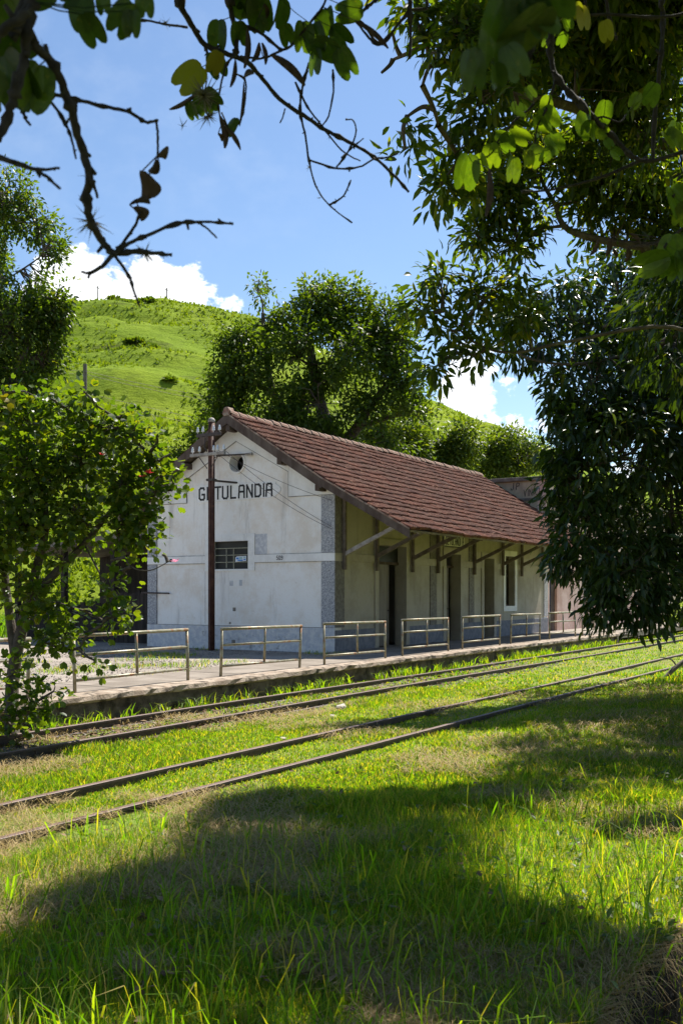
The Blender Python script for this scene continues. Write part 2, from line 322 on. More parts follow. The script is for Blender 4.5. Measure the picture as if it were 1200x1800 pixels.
def np_mesh(name, V, T, tint=None):
    V = np.ascontiguousarray(V, dtype=np.float32); T = np.ascontiguousarray(T, dtype=np.int32)
    me = bpy.data.meshes.new(name)
    me.vertices.add(len(V)); me.vertices.foreach_set('co', V.ravel())
    me.loops.add(T.size); me.loops.foreach_set('vertex_index', T.ravel())
    me.polygons.add(len(T)); me.polygons.foreach_set('loop_start', np.arange(0, T.size, T.shape[1], dtype=np.int32))
    me.update(calc_edges=True)
    if tint is not None:
        at_ = me.attributes.new('tint', 'FLOAT', 'POINT'); at_.data.foreach_set('value', np.ascontiguousarray(tint, dtype=np.float32))
    return me
def unit(a): return a / np.maximum(np.linalg.norm(a, axis=-1, keepdims=True), 1e-9)
# leaf templates: x along the leaf (0..1), y across, z off the face
LEAF_OVAL = (np.array([(0, 0, 0), (.45, -.26, .05), (1, 0, -.06), (.45, .26, .05)], float), np.array([(0, 1, 2), (0, 2, 3)]))
LEAF_LONG = (np.array([(0, 0, 0), (.24, -.135, .04), (.60, -.15, -.01), (1, 0, -.20), (.60, .15, -.01), (.24, .135, .04), (.45, 0, -.02)], float),
             np.array([(0, 1, 6), (1, 2, 6), (2, 3, 6), (3, 4, 6), (4, 5, 6), (5, 0, 6)]))
LEAF_SPLIT = (np.array([(0, 0, 0), (.28, -.42, .10), (.72, -.47, .12), (1, -.22, .05), (.78, 0, 0), (1, .22, .05), (.72, .47, .12), (.28, .42, .10)], float),
              np.array([(0, 1, 4), (1, 2, 4), (2, 3, 4), (0, 4, 7), (7, 4, 6), (6, 4, 5)]))
def place_leaves(tmpl, pos, axis, norm, size):
    tv, tf = tmpl
    ax = unit(axis); nn = norm - (norm * ax).sum(1, keepdims=True) * ax; nn = unit(nn); sd = np.cross(nn, ax)
    V = pos[:, None, :] + (tv[None, :, 0:1] * ax[:, None, :] + tv[None, :, 1:2] * sd[:, None, :] + tv[None, :, 2:3] * nn[:, None, :]) * size[:, None, None]
    T = tf[None] + (np.arange(len(pos)) * len(tv))[:, None, None]
    return V.reshape(-1, 3), T.reshape(-1, 3), (ax, sd, nn)
def vnoise(P, seed=0):
    """smooth value noise, numpy"""
    r = np.random.default_rng(seed).random(4096)
    i = np.floor(P).astype(int); f = P - i; f = f * f * (3 - 2 * f)
    def h(a, b, c): return r[(a * 73856093 ^ b * 19349663 ^ c * 83492791) & 4095]
    x, y, z = i[:, 0], i[:, 1], i[:, 2]; o = 0
    for dx in (0, 1):
        for dy in (0, 1):
            for dz in (0, 1):
                wt = (f[:, 0] if dx else 1 - f[:, 0]) * (f[:, 1] if dy else 1 - f[:, 1]) * (f[:, 2] if dz else 1 - f[:, 2])
                o = o + wt * h(x + dx, y + dy, z + dz)
    return o
def fbm2(x, y, s, seed=0, oct=3):
    o = 0; a = 1; t = 0
    for k in range(oct):
        o = o + a * vnoise(np.stack([x * s, y * s, np.full_like(x, k * 7.3)], 1), seed + k); t += a; a *= .5; s *= 2.1
    return o / t
def copy_tree(o, parent=None):
    c = o.copy(); col.objects.link(c); c.parent = parent
    for ch in o.children: copy_tree(ch, c)
    return c

# ------------------------------------------------------------------ ground, platform, yard, hill
def ground_h(x, y):
    h = np.where(y < 8.4, -0.088 + np.clip((x - 9) / 9, 0, 1) * .028, -0.115 + np.clip((x - 14) / 10, 0, 1) * .04) + (fbm2(x, y, 0.35, 3) - 0.5) * 0.07 + (fbm2(x, y, 1.6, 9, 2) - 0.5) * 0.05
    near = np.clip((5.2 - y) / 2.5, 0, 1)
    h = h + near * ((fbm2(x, y, 0.55, 21) - 0.45) * 0.22 + 0.02)
    # a drainage ditch runs along the near side, its bank cut steep
    ye = ditch_edge(x); k = np.clip((ye - y) / .05, 0, 1) * np.clip((y - .22) / .35, 0, 1)
    return h - k * (.62 + .12 * (fbm2(x, y, 2.0, 33) - .5))
def ditch_edge(x): return 1.30 + .26 * (fbm2(x, np.zeros_like(x), 1.1, 27) - .5) + .10 * (fbm2(x, np.zeros_like(x), 4.5, 29) - .5)
def axis_pts(a, b, fine0, fine1, step):
    mid = np.arange(fine0, fine1, step)
    lo = fine0 - np.geomspace(step, fine0 - a, 22)[::-1]; hi = fine1 + np.geomspace(step, b - fine1, 22)
    return np.concatenate([lo, mid, hi])
gx = axis_pts(-900, 900, -2, 46, 0.25); gx = np.unique(np.concatenate([gx, np.arange(2, 9, .06)])); gy = axis_pts(-900, 900, -4, 11, 0.25); gy = np.unique(np.concatenate([gy, np.arange(.2, .7, .06), np.arange(1.0, 1.62, .022)]))
GX, GY = np.meshgrid(gx, gy, indexing='ij')
far = (np.abs(GX) > 70) | (np.abs(GY) > 60)
GZ = ground_h(GX.ravel(), GY.ravel()).reshape(GX.shape); GZ[far] = -0.12; GZ[GY > 11] = -0.2
nx, ny = GX.shape; idx = np.arange(nx * ny).reshape(nx, ny)
Q = np.stack([idx[:-1, :-1], idx[1:, :-1], idx[1:, 1:], idx[:-1, 1:]], -1).reshape(-1, 4)
g = link('ground', np_mesh('ground', np.stack([GX, GY, GZ], -1).reshape(-1, 3), Q), 'earth', smooth=True)
kind(g, 'structure', 'grassy earth around the railway tracks')
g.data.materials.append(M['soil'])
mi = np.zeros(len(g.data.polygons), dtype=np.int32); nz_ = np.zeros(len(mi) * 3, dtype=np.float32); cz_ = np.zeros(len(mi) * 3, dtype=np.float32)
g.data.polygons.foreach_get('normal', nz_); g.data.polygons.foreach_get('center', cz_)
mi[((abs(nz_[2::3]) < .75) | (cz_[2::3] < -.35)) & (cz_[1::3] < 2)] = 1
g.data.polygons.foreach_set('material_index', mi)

PE = 10.86        # platform edge
FL = 0.30         # platform level
pr = random.Random(3)
def rough_strip(name, x0, x1, step, prof, mat, parent, jit, seed):
    """profile (y, z) swept along x with small irregular offsets"""
    r = random.Random(seed); m = MB(); xs = []; x = x0
    while x < x1: xs.append(x); x += step * (0.7 + 0.6 * r.random())
    xs.append(x1); n = len(prof)
    for x in xs:
        for (y, z, j) in prof: m.v.append((x, y + r.uniform(-1, 1) * jit * j, z + r.uniform(-1, 1) * jit * j * 0.6))
    for i in range(len(xs) - 1):
        for k in range(n - 1):
            a = i * n + k; m.f.append((a, a + n, a + n + 1, a + 1))
    m.f.append(tuple(range(n))); m.f.append(tuple(reversed(range((len(xs) - 1) * n, len(xs) * n))))
    return m.obj(name, mat, parent, smooth=False)
plat = thing('platform', (10, 12, 0), 'raised concrete station platform with crumbling edge', 'platform'); kind(plat, 'structure'); del plat['category']
rough_strip('platform_wall', -30, 37.4, 0.25, [(11.4, -0.4, 0), (10.98, -0.4, 0.5), (10.96, -0.2, 1), (10.97, 0.0, 1), (10.98, 0.19, 0.5), (11.4, 0.19, 0)], 'mossy_stone', plat, 0.03, 5)
rough_strip('platform_kerb', -30, 37.5, 0.22, [(11.32, 0.18, 0), (10.90, 0.185, 0.8), (10.86, 0.215, 1), (10.87, 0.285, 1), (10.93, 0.302, 0.6), (11.32, 0.304, 0)], 'kerb_cap', plat, 0.016, 6)
xs = [-30, 2.0, 5.2, 8.3, 11.6, 14.7, 17.9, 21.2, 24.5, 27.7, 31, 34.2, 37.5]
for i in range(len(xs) - 1):   # concrete bays of the platform floor
    m = MB().box(xs[i] + 0.008, xs[i + 1] - 0.008, 11.325, 13.66 if xs[i] > 21 else 12.75 + 0.1 * (i % 3), 0.05, FL + 0.004 * (i % 3 - 1))
    m.obj('paving_slab', 'concrete', plat, bevel=0.01)
for x0_ in np.arange(37.5, 70, 3.2):
    MB().box(x0_ + 0.008, x0_ + 3.19, 11.5, 14.1, 0.0, 0.235 + 0.004 * (int(x0_) % 3)).obj('paving_slab', 'concrete', plat, bevel=0.01)
# the yard behind the platform: trodden gravel and earth
yx = np.concatenate([np.linspace(-260, -12, 10), np.arange(-10, 42, 0.5), np.linspace(44, 320, 12)]); yy = np.concatenate([np.arange(12.3, 34, 0.5), np.linspace(36, 420, 14)])
YX, YY = np.meshgrid(yx, yy, indexing='ij')
YZ = 0.262 + (fbm2(YX.ravel(), YY.ravel(), 0.5, 31).reshape(YX.shape) - 0.5) * 0.05
YZ[YY < 13.4] = np.minimum(YZ[YY < 13.4], 0.285)
nx, ny = YX.shape; idx = np.arange(nx * ny).reshape(nx, ny)
Q = np.stack([idx[:-1, :-1], idx[1:, :-1], idx[1:, 1:], idx[:-1, 1:]], -1).reshape(-1, 4)
kind(link('yard', np_mesh('yard', np.stack([YX, YY, YZ], -1).reshape(-1, 3), Q), 'yard_dirt', smooth=True), 'structure', 'trodden gravel yard beside the station')

# hill: its crest line as bearing -> height
CREST = [(-2600, 640), (-900, 560), (-100, 552), (115, 549), (200, 543), (290, 544), (390, 562), (480, 592), (600, 640), (760, 705), (850, 745), (950, 782), (1100, 840), (1400, 900), (2600, 950)]
cpx = np.array([c[0] for c in CREST], float); cpy = np.array([c[1] for c in CREST], float)
bear = np.concatenate([np.linspace(-2600, -200, 40), np.linspace(-190, 1300, 260), np.linspace(1320, 2600, 24)])
RD = 235.0
td = np.concatenate([np.linspace(0, 1.0, 150), np.linspace(1.03, 2.4, 26)])
B, Tt = np.meshgrid(bear, td, indexing='ij')
k = (B - CX) / FPX
Dd = 52 + (RD - 52) * Tt + (np.interp(B, [-2600, 0, 1000, 2600], [0, 0, -40, -60])) * Tt
HX = Dd * (FW[0] + k * RT[0]); HYv = Dd * (FW[1] + k * RT[1])
el = (HY - np.interp(B, cpx, cpy)) / FPX
top = el * Dd[:, 149:150] * 1.0 + EYE
prof = np.where(Tt <= 1, 0.62 * Tt + 0.38 * (3 * Tt**2 - 2 * Tt**3), 1 - 0.35 * (Tt - 1) ** 2)
HZ = 0.2 + (top - 0.2) * prof
nz = (fbm2(HX.ravel(), HYv.ravel(), 0.022, 41, 5).reshape(HX.shape) - 0.5)
terr = (fbm2(HX.ravel() * 0.6, HZ.ravel() * 2.4, 0.12, 47, 3).reshape(HX.shape) - 0.5)
HZ = HZ + np.clip(Tt * 5, 0, 1) * np.clip((1.0 - Tt) * 6, 0.06, 1) * (nz * 10 + terr * 6.5)
HZ[:, 0] = -0.6
nx, ny = HX.shape; idx = np.arange(nx * ny).reshape(nx, ny)
Q = np.stack([idx[:-1, :-1], idx[1:, :-1], idx[1:, 1:], idx[:-1, 1:]], -1).reshape(-1, 4)
kind(link('hill', np_mesh('hill', np.stack([HX, HYv, HZ], -1).reshape(-1, 3), Q), 'pasture', smooth=True), 'structure', 'steep green pasture hill behind the station')
def hill_pt(px, t):
    """a point on the hill surface by bearing and depth fraction"""
    i = int(np.argmin(abs(bear - px))); j = int(np.argmin(abs(td - t)))
    return Vector((HX[i, j], HYv[i, j], HZ[i, j]))

# ------------------------------------------------------------------ railway tracks
def rail_bar(y, x0, x1, seed):
    prof = [(-.055, -.13), (-.055, -.118), (-.010, -.10), (-.010, -.035), (-.032, -.028), (-.032, -.004), (-.026, 0), (.026, 0), (.032, -.004), (.032, -.028), (.010, -.035), (.010, -.10), (.055, -.118), (.055, -.13)]
    m = MB(); xs = np.arange(x0, x1 + .1, 1.5); r = random.Random(seed); n = len(prof)
    for x in xs:
        dy = math.sin(x * .21 + seed) * .018; dz = math.sin(x * .33 + seed * 2) * .008
        m.v += [(x, y + a + dy, b + dz) for a, b in prof]
    for i in range(len(xs) - 1):
        for k in range(n): m.f.append((i * n + k, i * n + (k + 1) % n, (i + 1) * n + (k + 1) % n, (i + 1) * n + k))
    return m
for (ya, yb, lab, s) in ((6.0, 6.97, 'nearer railway track half sunk in grass', 1), (9.22, 10.25, 'farther railway track running beside the platform', 4)):
    t = thing('railway_track', (12, (ya + yb) / 2, 0), lab, 'railway track', 'tracks of the disused railway')
    for j, y in enumerate((ya, yb)):
        o = rail_bar(y, -30, 130, s + j).obj('rail', 'rail_steel', t)
        o.data.materials.append(M['rail_head'])
        for p in o.data.polygons:
            if p.normal.z > 0.8 and p.center.z > -0.02: p.material_index = 1
    for j, x in enumerate(np.arange(-8, 60, 0.72)):
        r = random.Random(j * 3 + s)
        MB().box(-.11, .11, -.95, .95, -.14, 0).obj('sleeper', 'decayed_wood', None)
        o = col.objects[-1]; o.parent = t
        o.location = (x - 12 + r.uniform(-.05, .05), r.uniform(-.04, .04), -.128); o.rotation_euler = (0, 0, r.uniform(-.04, .04))

# ------------------------------------------------------------------ the station
U0, U1, V0, V1 = 21.75, 37.35, 13.70, 20.12
st = thing('station_building', ((U0 + U1) / 2, (V0 + V1) / 2, FL), 'old white plastered railway station with brown tiled gable roof', 'station')
TH = 0.34
def fill_plate(loops, axis, a, b, name, mat, parent):
    """flat polygon with holes, extruded from a to b along the axis (0: points are (y, z); 1: (x, z))"""
    bm = bmesh.new(); ed = []
    for lp in loops:
        vs = [bm.verts.new((a, p[0], p[1]) if axis == 0 else (p[0], a, p[1])) for p in lp]
        ed += [bm.edges.new((vs[i], vs[(i + 1) % len(vs)])) for i in range(len(vs))]
    bmesh.ops.triangle_fill(bm, use_beauty=True, use_dissolve=False, edges=ed)
    ex = bmesh.ops.extrude_face_region(bm, geom=bm.faces[:])
    d = Vector((b - a, 0, 0)) if axis == 0 else Vector((0, b - a, 0))
    bmesh.ops.translate(bm, verts=[v for v in ex['geom'] if isinstance(v, bmesh.types.BMVert)], vec=d)
    bmesh.ops.recalc_face_normals(bm, faces=bm.faces)
    me = bpy.data.meshes.new(name); bm.to_mesh(me); bm.free()
    return link(name, me, mat, parent)
def circ(cy, cz, r, n=28): return [(cy + r * math.cos(2 * math.pi * i / n), cz + r * math.sin(2 * math.pi * i / n)) for i in range(n)]
def rect(a0, a1, b0, b1): return [(a0, b0), (a1, b0), (a1, b1), (a0, b1)]
APEX = (16.90, 6.46)
WR, WL = 16.46, 17.74; WZ0, WZ1 = 2.47, 3.24
OC = (16.86, 5.38)
EZ = 4.50
gable_out = [(V0, 0.1), (V1, 0.1), (V1, EZ - 0.06), (APEX[0], APEX[1]), (V0, EZ)]
fill_plate([gable_out, rect(WR, WL, WZ0, WZ1), circ(*OC, 0.245)], 0, U0, U0 + TH, 'wall', 'plaster', st)
fill_plate([gable_out], 0, U1 - TH, U1, 'wall', 'plaster', st)
# front wall with its openings (x0, x1, z0, z1)
OPEN = [(24.0, 25.62, FL, 3.15), (28.27, 29.33, FL, 3.05), (31.2, 32.05, FL, 3.0), (33.08, 33.95, 1.35, 3.13)]
MB_ = MB(); x = U0 + TH
for (a, b, z0, z1) in OPEN:
    MB_.box(x, a, V0, V0 + TH, 0.1, 4.55); MB_.box(a, b, V0, V0 + TH, z1, 4.55)
    if z0 > 0.5: MB_.box(a, b, V0, V0 + TH, 0.1, z0)
    x = b
MB_.box(x, U1 - TH, V0, V0 + TH, 0.1, 4.55)
MB_.obj('wall', 'plaster_front_shaded', st)
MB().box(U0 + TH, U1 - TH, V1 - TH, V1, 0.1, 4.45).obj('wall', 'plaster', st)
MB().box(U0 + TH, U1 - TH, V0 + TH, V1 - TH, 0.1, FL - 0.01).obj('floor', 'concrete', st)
MB().box(26.6, 26.75, V0 + TH, V1 - TH, FL, 4.4).obj('partition', 'plaster_front_shaded', st)
# gable dressings: raised upper border with the stepped outline, belt, plinth, corner piers
PR = 0.025
border = [(V0 + .002, 4.362), (15.13, 4.37), (15.13, 5.03), (16.88, 5.98), (18.66, 5.03), (18.64, 4.37), (V1 - .002, 4.37), (V1 - .002, EZ - 0.07), (APEX[0], APEX[1] - .012), (V0 + .002, EZ - .012)]
fill_plate([border], 0, U0 - PR, U0 + 0.01, 'gable_border', 'plaster_white', st)
def gbox(name, mat, y0, y1, z0, z1, pr, parent=st, bev=0.006):
    return MB().box(U0 - pr, U0 + 0.01, y0, y1, z0, z1).obj(name, mat, parent, bevel=bev)
BZ0, BZ1 = 2.64, 2.85
gbox('belt_course', 'plaster_white', V0 - .035, 16.24, BZ0, BZ1, .036)
gbox('belt_course', 'plaster_white', 17.96, V1 + .002, BZ0, BZ1, .036)
for (a, b) in ((V0 - .03, 14.08), (19.77, V1 + .0)):
    gbox('corner_pier', 'pebbledash', a, b, 0.91, BZ0 - .002, .03)
    gbox('corner_pier', 'pebbledash', a, b, BZ1 + .002, 4.358, .03)
gbox('plinth', 'plinth_rough', V0 - .032, V1 + .004, 0.12, 0.905, .04)
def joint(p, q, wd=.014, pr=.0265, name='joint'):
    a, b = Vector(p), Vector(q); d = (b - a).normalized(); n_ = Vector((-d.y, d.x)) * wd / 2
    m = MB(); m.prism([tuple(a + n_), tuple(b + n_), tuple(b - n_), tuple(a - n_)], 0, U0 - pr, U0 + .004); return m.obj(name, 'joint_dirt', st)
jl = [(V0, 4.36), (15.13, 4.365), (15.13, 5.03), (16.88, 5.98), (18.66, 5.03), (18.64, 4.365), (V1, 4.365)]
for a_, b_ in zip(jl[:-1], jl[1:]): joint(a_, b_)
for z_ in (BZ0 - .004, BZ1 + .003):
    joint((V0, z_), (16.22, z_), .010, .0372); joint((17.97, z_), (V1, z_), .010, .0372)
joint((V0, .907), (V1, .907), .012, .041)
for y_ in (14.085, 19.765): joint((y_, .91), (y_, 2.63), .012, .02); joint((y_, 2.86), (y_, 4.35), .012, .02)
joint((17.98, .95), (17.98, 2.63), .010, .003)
ws = fill_plate([rect(16.24, 17.96, 2.42, 3.43), rect(WR, WL, WZ0, WZ1)], 0, U0 - .033, U0 + .02, 'window_surround', 'plaster_white', st)
gbox('plaster_patch', 'patch_grey', 15.84, 16.232, 2.86, 3.41, .004, bev=0)
# window: dark board behind bars, with a sticker
wn = MB().box(U0 + .16, U0 + .19, WR - .02, WL + .02, WZ0 - .02, WZ1 + .02).obj('window', 'dark_board', st)
for y in (16.55, 17.05, 17.30):
    MB().box(U0 + .09, U0 + .105, y - .010, y + .010, WZ0 + (.0 if y != 17.3 else .04), WZ0 + .57).obj('window_bar', 'window_bar', wn)
for z in (2.665, 2.86, 3.05):
    MB().box(U0 + .106, U0 + .118, WR, WL, z - .010, z + .010).obj('window_bar', 'window_bar', wn)
s_ = fill_plate([[(16.60, 2.69), (16.98, 2.67), (16.98, 2.79), (16.93, 2.82), (16.60, 2.83)]], 0, U0 + .082, U0 + .086, 'sticker', 'sticker_white', wn)
for (a, b, c, d, mt) in ((16.86, 16.95, 2.74, 2.79, 'sticker_blue'), (16.72, 16.90, 2.69, 2.73, 'sticker_blue'), (16.74, 16.84, 2.745, 2.80, 'sticker_teal'), (16.62, 16.69, 2.71, 2.75, 'sticker_blue'), (16.63, 16.70, 2.77, 2.81, 'sticker_teal')):
    fill_plate([rect(a, b, c, d)], 0, U0 + .0785, U0 + .0815, 'sticker_print', mt, wn)
for (y_, z_, a_, b_) in ((17.05, 2.08, .06, .07), (16.73, 2.09, .05, .08), (16.95, 1.36, .05, .05), (17.1, .98, .03, .03), (16.95, .45, .06, .07)):
    gbox('wall_plate', 'patch_grey' if z_ > 1.5 else 'pilaster_grey', y_ - a_, y_ + a_, z_ - b_, z_ + b_, .006 if z_ > .6 else .046, bev=0)
# round vent with its ring
fill_plate([circ(*OC, 0.30), circ(*OC, 0.247)], 0, U0 - .03, U0 + .02, 'vent_ring', 'plaster', st)
MB().box(U0 + .5, U0 + .52, OC[0] - .8, OC[0] + .8, OC[1] - .5, OC[1] + .5).obj('vent_shutter', 'dark_board', st)

# painted lettering: strokes on a unit-height letter cell
GLYPH = {
 'G': [[(.50, .86), (.42, 1), (.14, 1), (0, .86), (0, .14), (.14, 0), (.42, 0), (.52, .12), (.52, .44), (.30, .44)]],
 'E': [[(.5, 1), (0, 1), (0, 0), (.5, 0)], [(0, .52), (.4, .52)]],
 'T': [[(0, 1), (.56, 1)], [(.28, 1), (.28, 0)]],
 'U': [[(0, 1), (0, .14), (.12, 0), (.40, 0), (.52, .14), (.52, 1)]],
 'L': [[(0, 1), (0, 0), (.46, 0)]],
 'A': [[(0, 0), (.06, .92), (.14, 1), (.44, 1), (.52, .92), (.54, 0)], [(.04, .48), (.53, .48)]],
 'N': [[(0, 0), (0, 1), (.52, 0), (.52, 1)]],
 'D': [[(0, 0), (0, 1), (.36, 1), (.52, .84), (.52, .16), (.36, 0), (0, 0)]],
 'I': [[(0, 0), (0, 1)]],
 'J': [[(.45, 1), (.45, .12), (.3, 0), (.08, 0), (0, .2)]],
 'P': [[(0, 0), (0, 1), (.4, 1), (.5, .85), (.46, .55), (0, .5)]],
 'V': [[(0, 1), (.25, 0), (.5, 1)]],
 'C': [[(.5, .85), (.4, 1), (.1, .9), (0, .5), (.1, .1), (.4, 0), (.52, .15)]],
 '5': [[(.5, 1), (.05, 1), (0, .55), (.4, .55), (.5, .4), (.5, .15), (.35, 0), (0, .05)]],
 '0': [[(.1, .0), (0, .2), (0, .8), (.12, 1), (.4, 1), (.5, .8), (.5, .2), (.4, 0), (.1, 0)]],
 '9': [[(.5, .55), (.1, .5), (0, .7), (.05, .95), (.4, 1), (.5, .8), (.48, .2), (.3, 0), (0, .05)]],
 '~': [[(0, .2), (.2, .9), (.3, .1), (.5, .9), (.6, .1), (.8, .8), (.9, .1), (1.2, .5)]],
 '-': [[(0, .5), (.3, .7), (.6, .2), (.8, 1.0), (1.0, .4)]],
}
def glyph(ch, to3, h, wd, th, sx=1.0):
    """ribbon strokes; to3(x, z, depth) places a letter-plane point in the scene"""
    m = MB(); q = 0
    for st_ in GLYPH[ch]:
        for (p0, p1) in zip(st_[:-1], st_[1:]):
            a = Vector((p0[0] * h * sx, p0[1] * h)); b = Vector((p1[0] * h * sx, p1[1] * h)); d = (b - a)
            if d.length < 1e-6: continue
            d.normalize(); n = Vector((-d.y, d.x)) * wd / 2; a -= d * wd * .45; b += d * wd * .45
            k = len(m.v); q += 1; z1 = th + 0.0004 * q
            for dep in (0.0, z1):
                for c in (a + n, b + n, b - n, a - n): m.v.append(to3(c.x, c.y, dep))
            m.f += [tuple(k + i for i in f) for f in ((0, 1, 2, 3), (4, 7, 6, 5), (0, 4, 5, 1), (1, 5, 6, 2), (2, 6, 7, 3), (3, 7, 4, 0))]
    return m
plq = fill_plate([[(18.26, 4.345), (15.56, 4.375), (15.53, 4.44), (15.45, 4.47), (15.39, 4.53), (15.39, 4.62), (15.45, 4.68), (15.53, 4.71), (15.56, 4.79), (18.26, 4.845), (18.29, 4.76), (18.36, 4.72), (18.40, 4.65), (18.40, 4.54), (18.36, 4.47), (18.29, 4.43)]], 0, U0 - .022, U0 + .01, 'name_plaque', 'plaster_white', st)
word = 'GETULANDIA'; lx = [0, .29, .565, .83, 1.12, 1.39, 1.67, 1.95, 2.235, 2.315]
for ch, xo in zip(word, lx):
    glyph(ch, lambda x, z, d, xo=xo: (U0 - .0215 - d, 18.17 - xo - x, 4.43 - .002 * xo + z), .325, .052, .004, 1.06 if ch != 'I' else 1).obj('letter', 'black_paint', plq)
for i, ch in enumerate('509'):
    glyph(ch, lambda x, z, d, i=i: (U0 - .0365 - d, 15.50 - i * .075 - x, 2.70 + z), .10, .016, .002, .9).obj('numeral', 'black_paint', st)
# wall lamp arm above the name
lam = MB().tube([(U0 - .10, 17.50, 5.62), (U0 - .12, 16.45, 5.58)], .022, 8).obj('lamp_arm', 'iron', st)
MB().tube([(U0 - .12, 16.47, 5.58), (U0 - .12, 16.25, 5.575)], [.034, .04], 10).obj('lamp_head', 'grey_wood', lam)
MB().tube([(U0 - .10, 17.46, 5.62), (U0 + .02, 17.46, 5.60)], .015, 6).obj('bracket', 'iron', lam)
# front dressings
def fbox(name, mat, x0, x1, z0, z1, pr, parent=st, bev=0.006):
    return MB().box(x0, x1, V0 - pr, V0 + .01, z0, z1).obj(name, mat, parent, bevel=bev)
seg = [U0 - .034, 23.8, 25.82, 28.07, 29.53, 31.0, 32.22, 32.88, 34.15, U1 + .02]
for a, b in ((seg[0], seg[1]), (seg[2], seg[3]), (seg[4], seg[5]), (seg[6], seg[7]), (seg[8], seg[9])):
    fbox('belt_course', 'plaster_front_shaded', a, b, BZ0, BZ1, .038)
for a, b in ((U0 - .028, 22.2), (36.95, U1 + .01)):
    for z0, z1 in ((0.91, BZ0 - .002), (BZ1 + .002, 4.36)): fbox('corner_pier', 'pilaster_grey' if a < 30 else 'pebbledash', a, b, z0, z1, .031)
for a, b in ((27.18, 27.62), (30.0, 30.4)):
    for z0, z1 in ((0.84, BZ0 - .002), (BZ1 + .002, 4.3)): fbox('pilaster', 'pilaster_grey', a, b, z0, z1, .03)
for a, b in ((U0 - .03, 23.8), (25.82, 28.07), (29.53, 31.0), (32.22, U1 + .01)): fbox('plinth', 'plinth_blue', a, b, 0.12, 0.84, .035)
for i, (a, b, z0, z1) in enumerate(OPEN):
    s = .19
    lo = [(a - s, z0), (a, z0), (a, z1), (b, z1), (b, z0), (b + s, z0), (b + s, z1 + s), (a - s, z1 + s)] if i < 3 else None
    if lo: fill_plate([lo], 1, V0 - .04, V0 + .01, 'door_surround', 'plaster_front_shaded', st)
    else:
        fill_plate([rect(a - s, b + s, z0 - s, z1 + s), rect(a, b, z0, z1)], 1, V0 - .04, V0 + .01, 'window_surround', 'plaster_white', st)
def panel_door(x0, x1, z0, z1, y, glazed=False):
    d = MB().box(x0, x1, y, y + .045, z0, z1).obj('door', 'door_paint', st)
    wd = (x1 - x0)
    for (f0, f1) in ((.05, .26), (.32, .60), (.66, .95)):
        MB().box(x0 + wd * .14, x1 - wd * .14, y - .012, y + .002, z0 + (z1 - z0) * f0, z0 + (z1 - z0) * f1).obj('panel', 'door_paint', d, bevel=.008)
    for xx in (x0 + wd * .04, x1 - wd * .04):
        MB().box(xx - wd * .03, xx + wd * .03, y - .010, y + .003, z0 + .01, z1 - .01).obj('stile', 'door_paint', d)
    MB().tube([(x1 - .07, y - .05, z0 + 1.0), (x1 - .07, y + .01, z0 + 1.0)], .018, 8).obj('handle', 'iron', d)
    return d
panel_door(24.0, 25.05, FL + .01, 2.62, V0 + .24)
MB().box(24.0, 25.62, V0 + .22, V0 + .29, 2.62, 2.70).obj('door_transom', 'old_wood', st)
MB().box(24.0, 25.62, V0 + .25, V0 + .27, 2.70, 3.15).obj('transom_light', 'dark_board', st)
panel_door(28.27, 28.98, FL + .01, 2.62, V0 + .24)
MB().box(28.27, 29.33, V0 + .22, V0 + .29, 2.62, 2.69).obj('door_transom', 'old_wood', st)
for x_ in np.arange(28.32, 29.3, .09): MB().box(x_, x_ + .018, V0 + .23, V0 + .245, 2.69, 3.05).obj('transom_bar', 'iron', st)
panel_door(31.2, 31.8, FL + .01, 3.0, V0 + .24)
wf = MB().box(33.08, 33.95, V0 + .24, V0 + .26, 1.35, 3.13).obj('window', 'dark_board', st)
for a, b, c, d in ((33.08, 33.14, 1.35, 3.13), (33.89, 33.95, 1.35, 3.13), (33.14, 33.89, 1.35, 1.42), (33.14, 33.89, 3.06, 3.13), (33.485, 33.545, 1.42, 3.06), (33.14, 33.485, 2.4, 2.45), (33.545, 33.89, 2.4, 2.45)):
    MB().box(a, b, V0 + .205, V0 + .238, c, d).obj('window_frame', 'old_wood', wf)
# name board over the middle door
sb = MB().box(28.05, 29.52, V0 - .085, V0 - .045, 3.26, 3.64).obj('name_board', 'plaster_white', st)
for z in (3.275, 3.625): MB().box(28.05, 29.52, V0 - .093, V0 - .0855, z - .015, z + .015).obj('board_rim', 'black_paint', sb)
for i, ch in enumerate(word):
    glyph(ch, lambda x, z, d, i=i: (28.13 + i * .135 + x, V0 - .0855 - d, 3.335 + z), .24, .032, .003, .62).obj('letter', 'black_paint', sb)

# canopy brackets: wall post, strut, rafter
for i, x in enumerate((22.12, 23.82, 25.93, 27.62, 30.32, 32.72, 34.5, 36.6)):
    lich = 'grey_wood' if i == 0 else 'strut_wood'
    MB().box(x - .045, x + .045, V0 - .13, V0 - .042, 2.42, 4.28).obj('wall_post', 'strut_wood', st, bevel=.01)
    m = MB(); hw = .055
    m.prism([(V0 - .13, 2.78), (V0 - .13, 2.90), (11.90, 3.64), (11.90, 3.53)], 0, x - hw * .8, x + hw * .8).obj('strut', lich, st, bevel=.008)
    m = MB(); m.prism([(V0 + .1, 4.40), (11.42, 3.27), (11.42, 3.38), (V0 + .1, 4.52)], 0, x - hw, x + hw).obj('rafter', 'grey_wood' if i == 0 else 'strut_wood', st)
MB().box(U0 - .3, 38.1, 11.88, 12.0, 3.46, 3.56).obj('eave_beam', 'strut_wood', st)

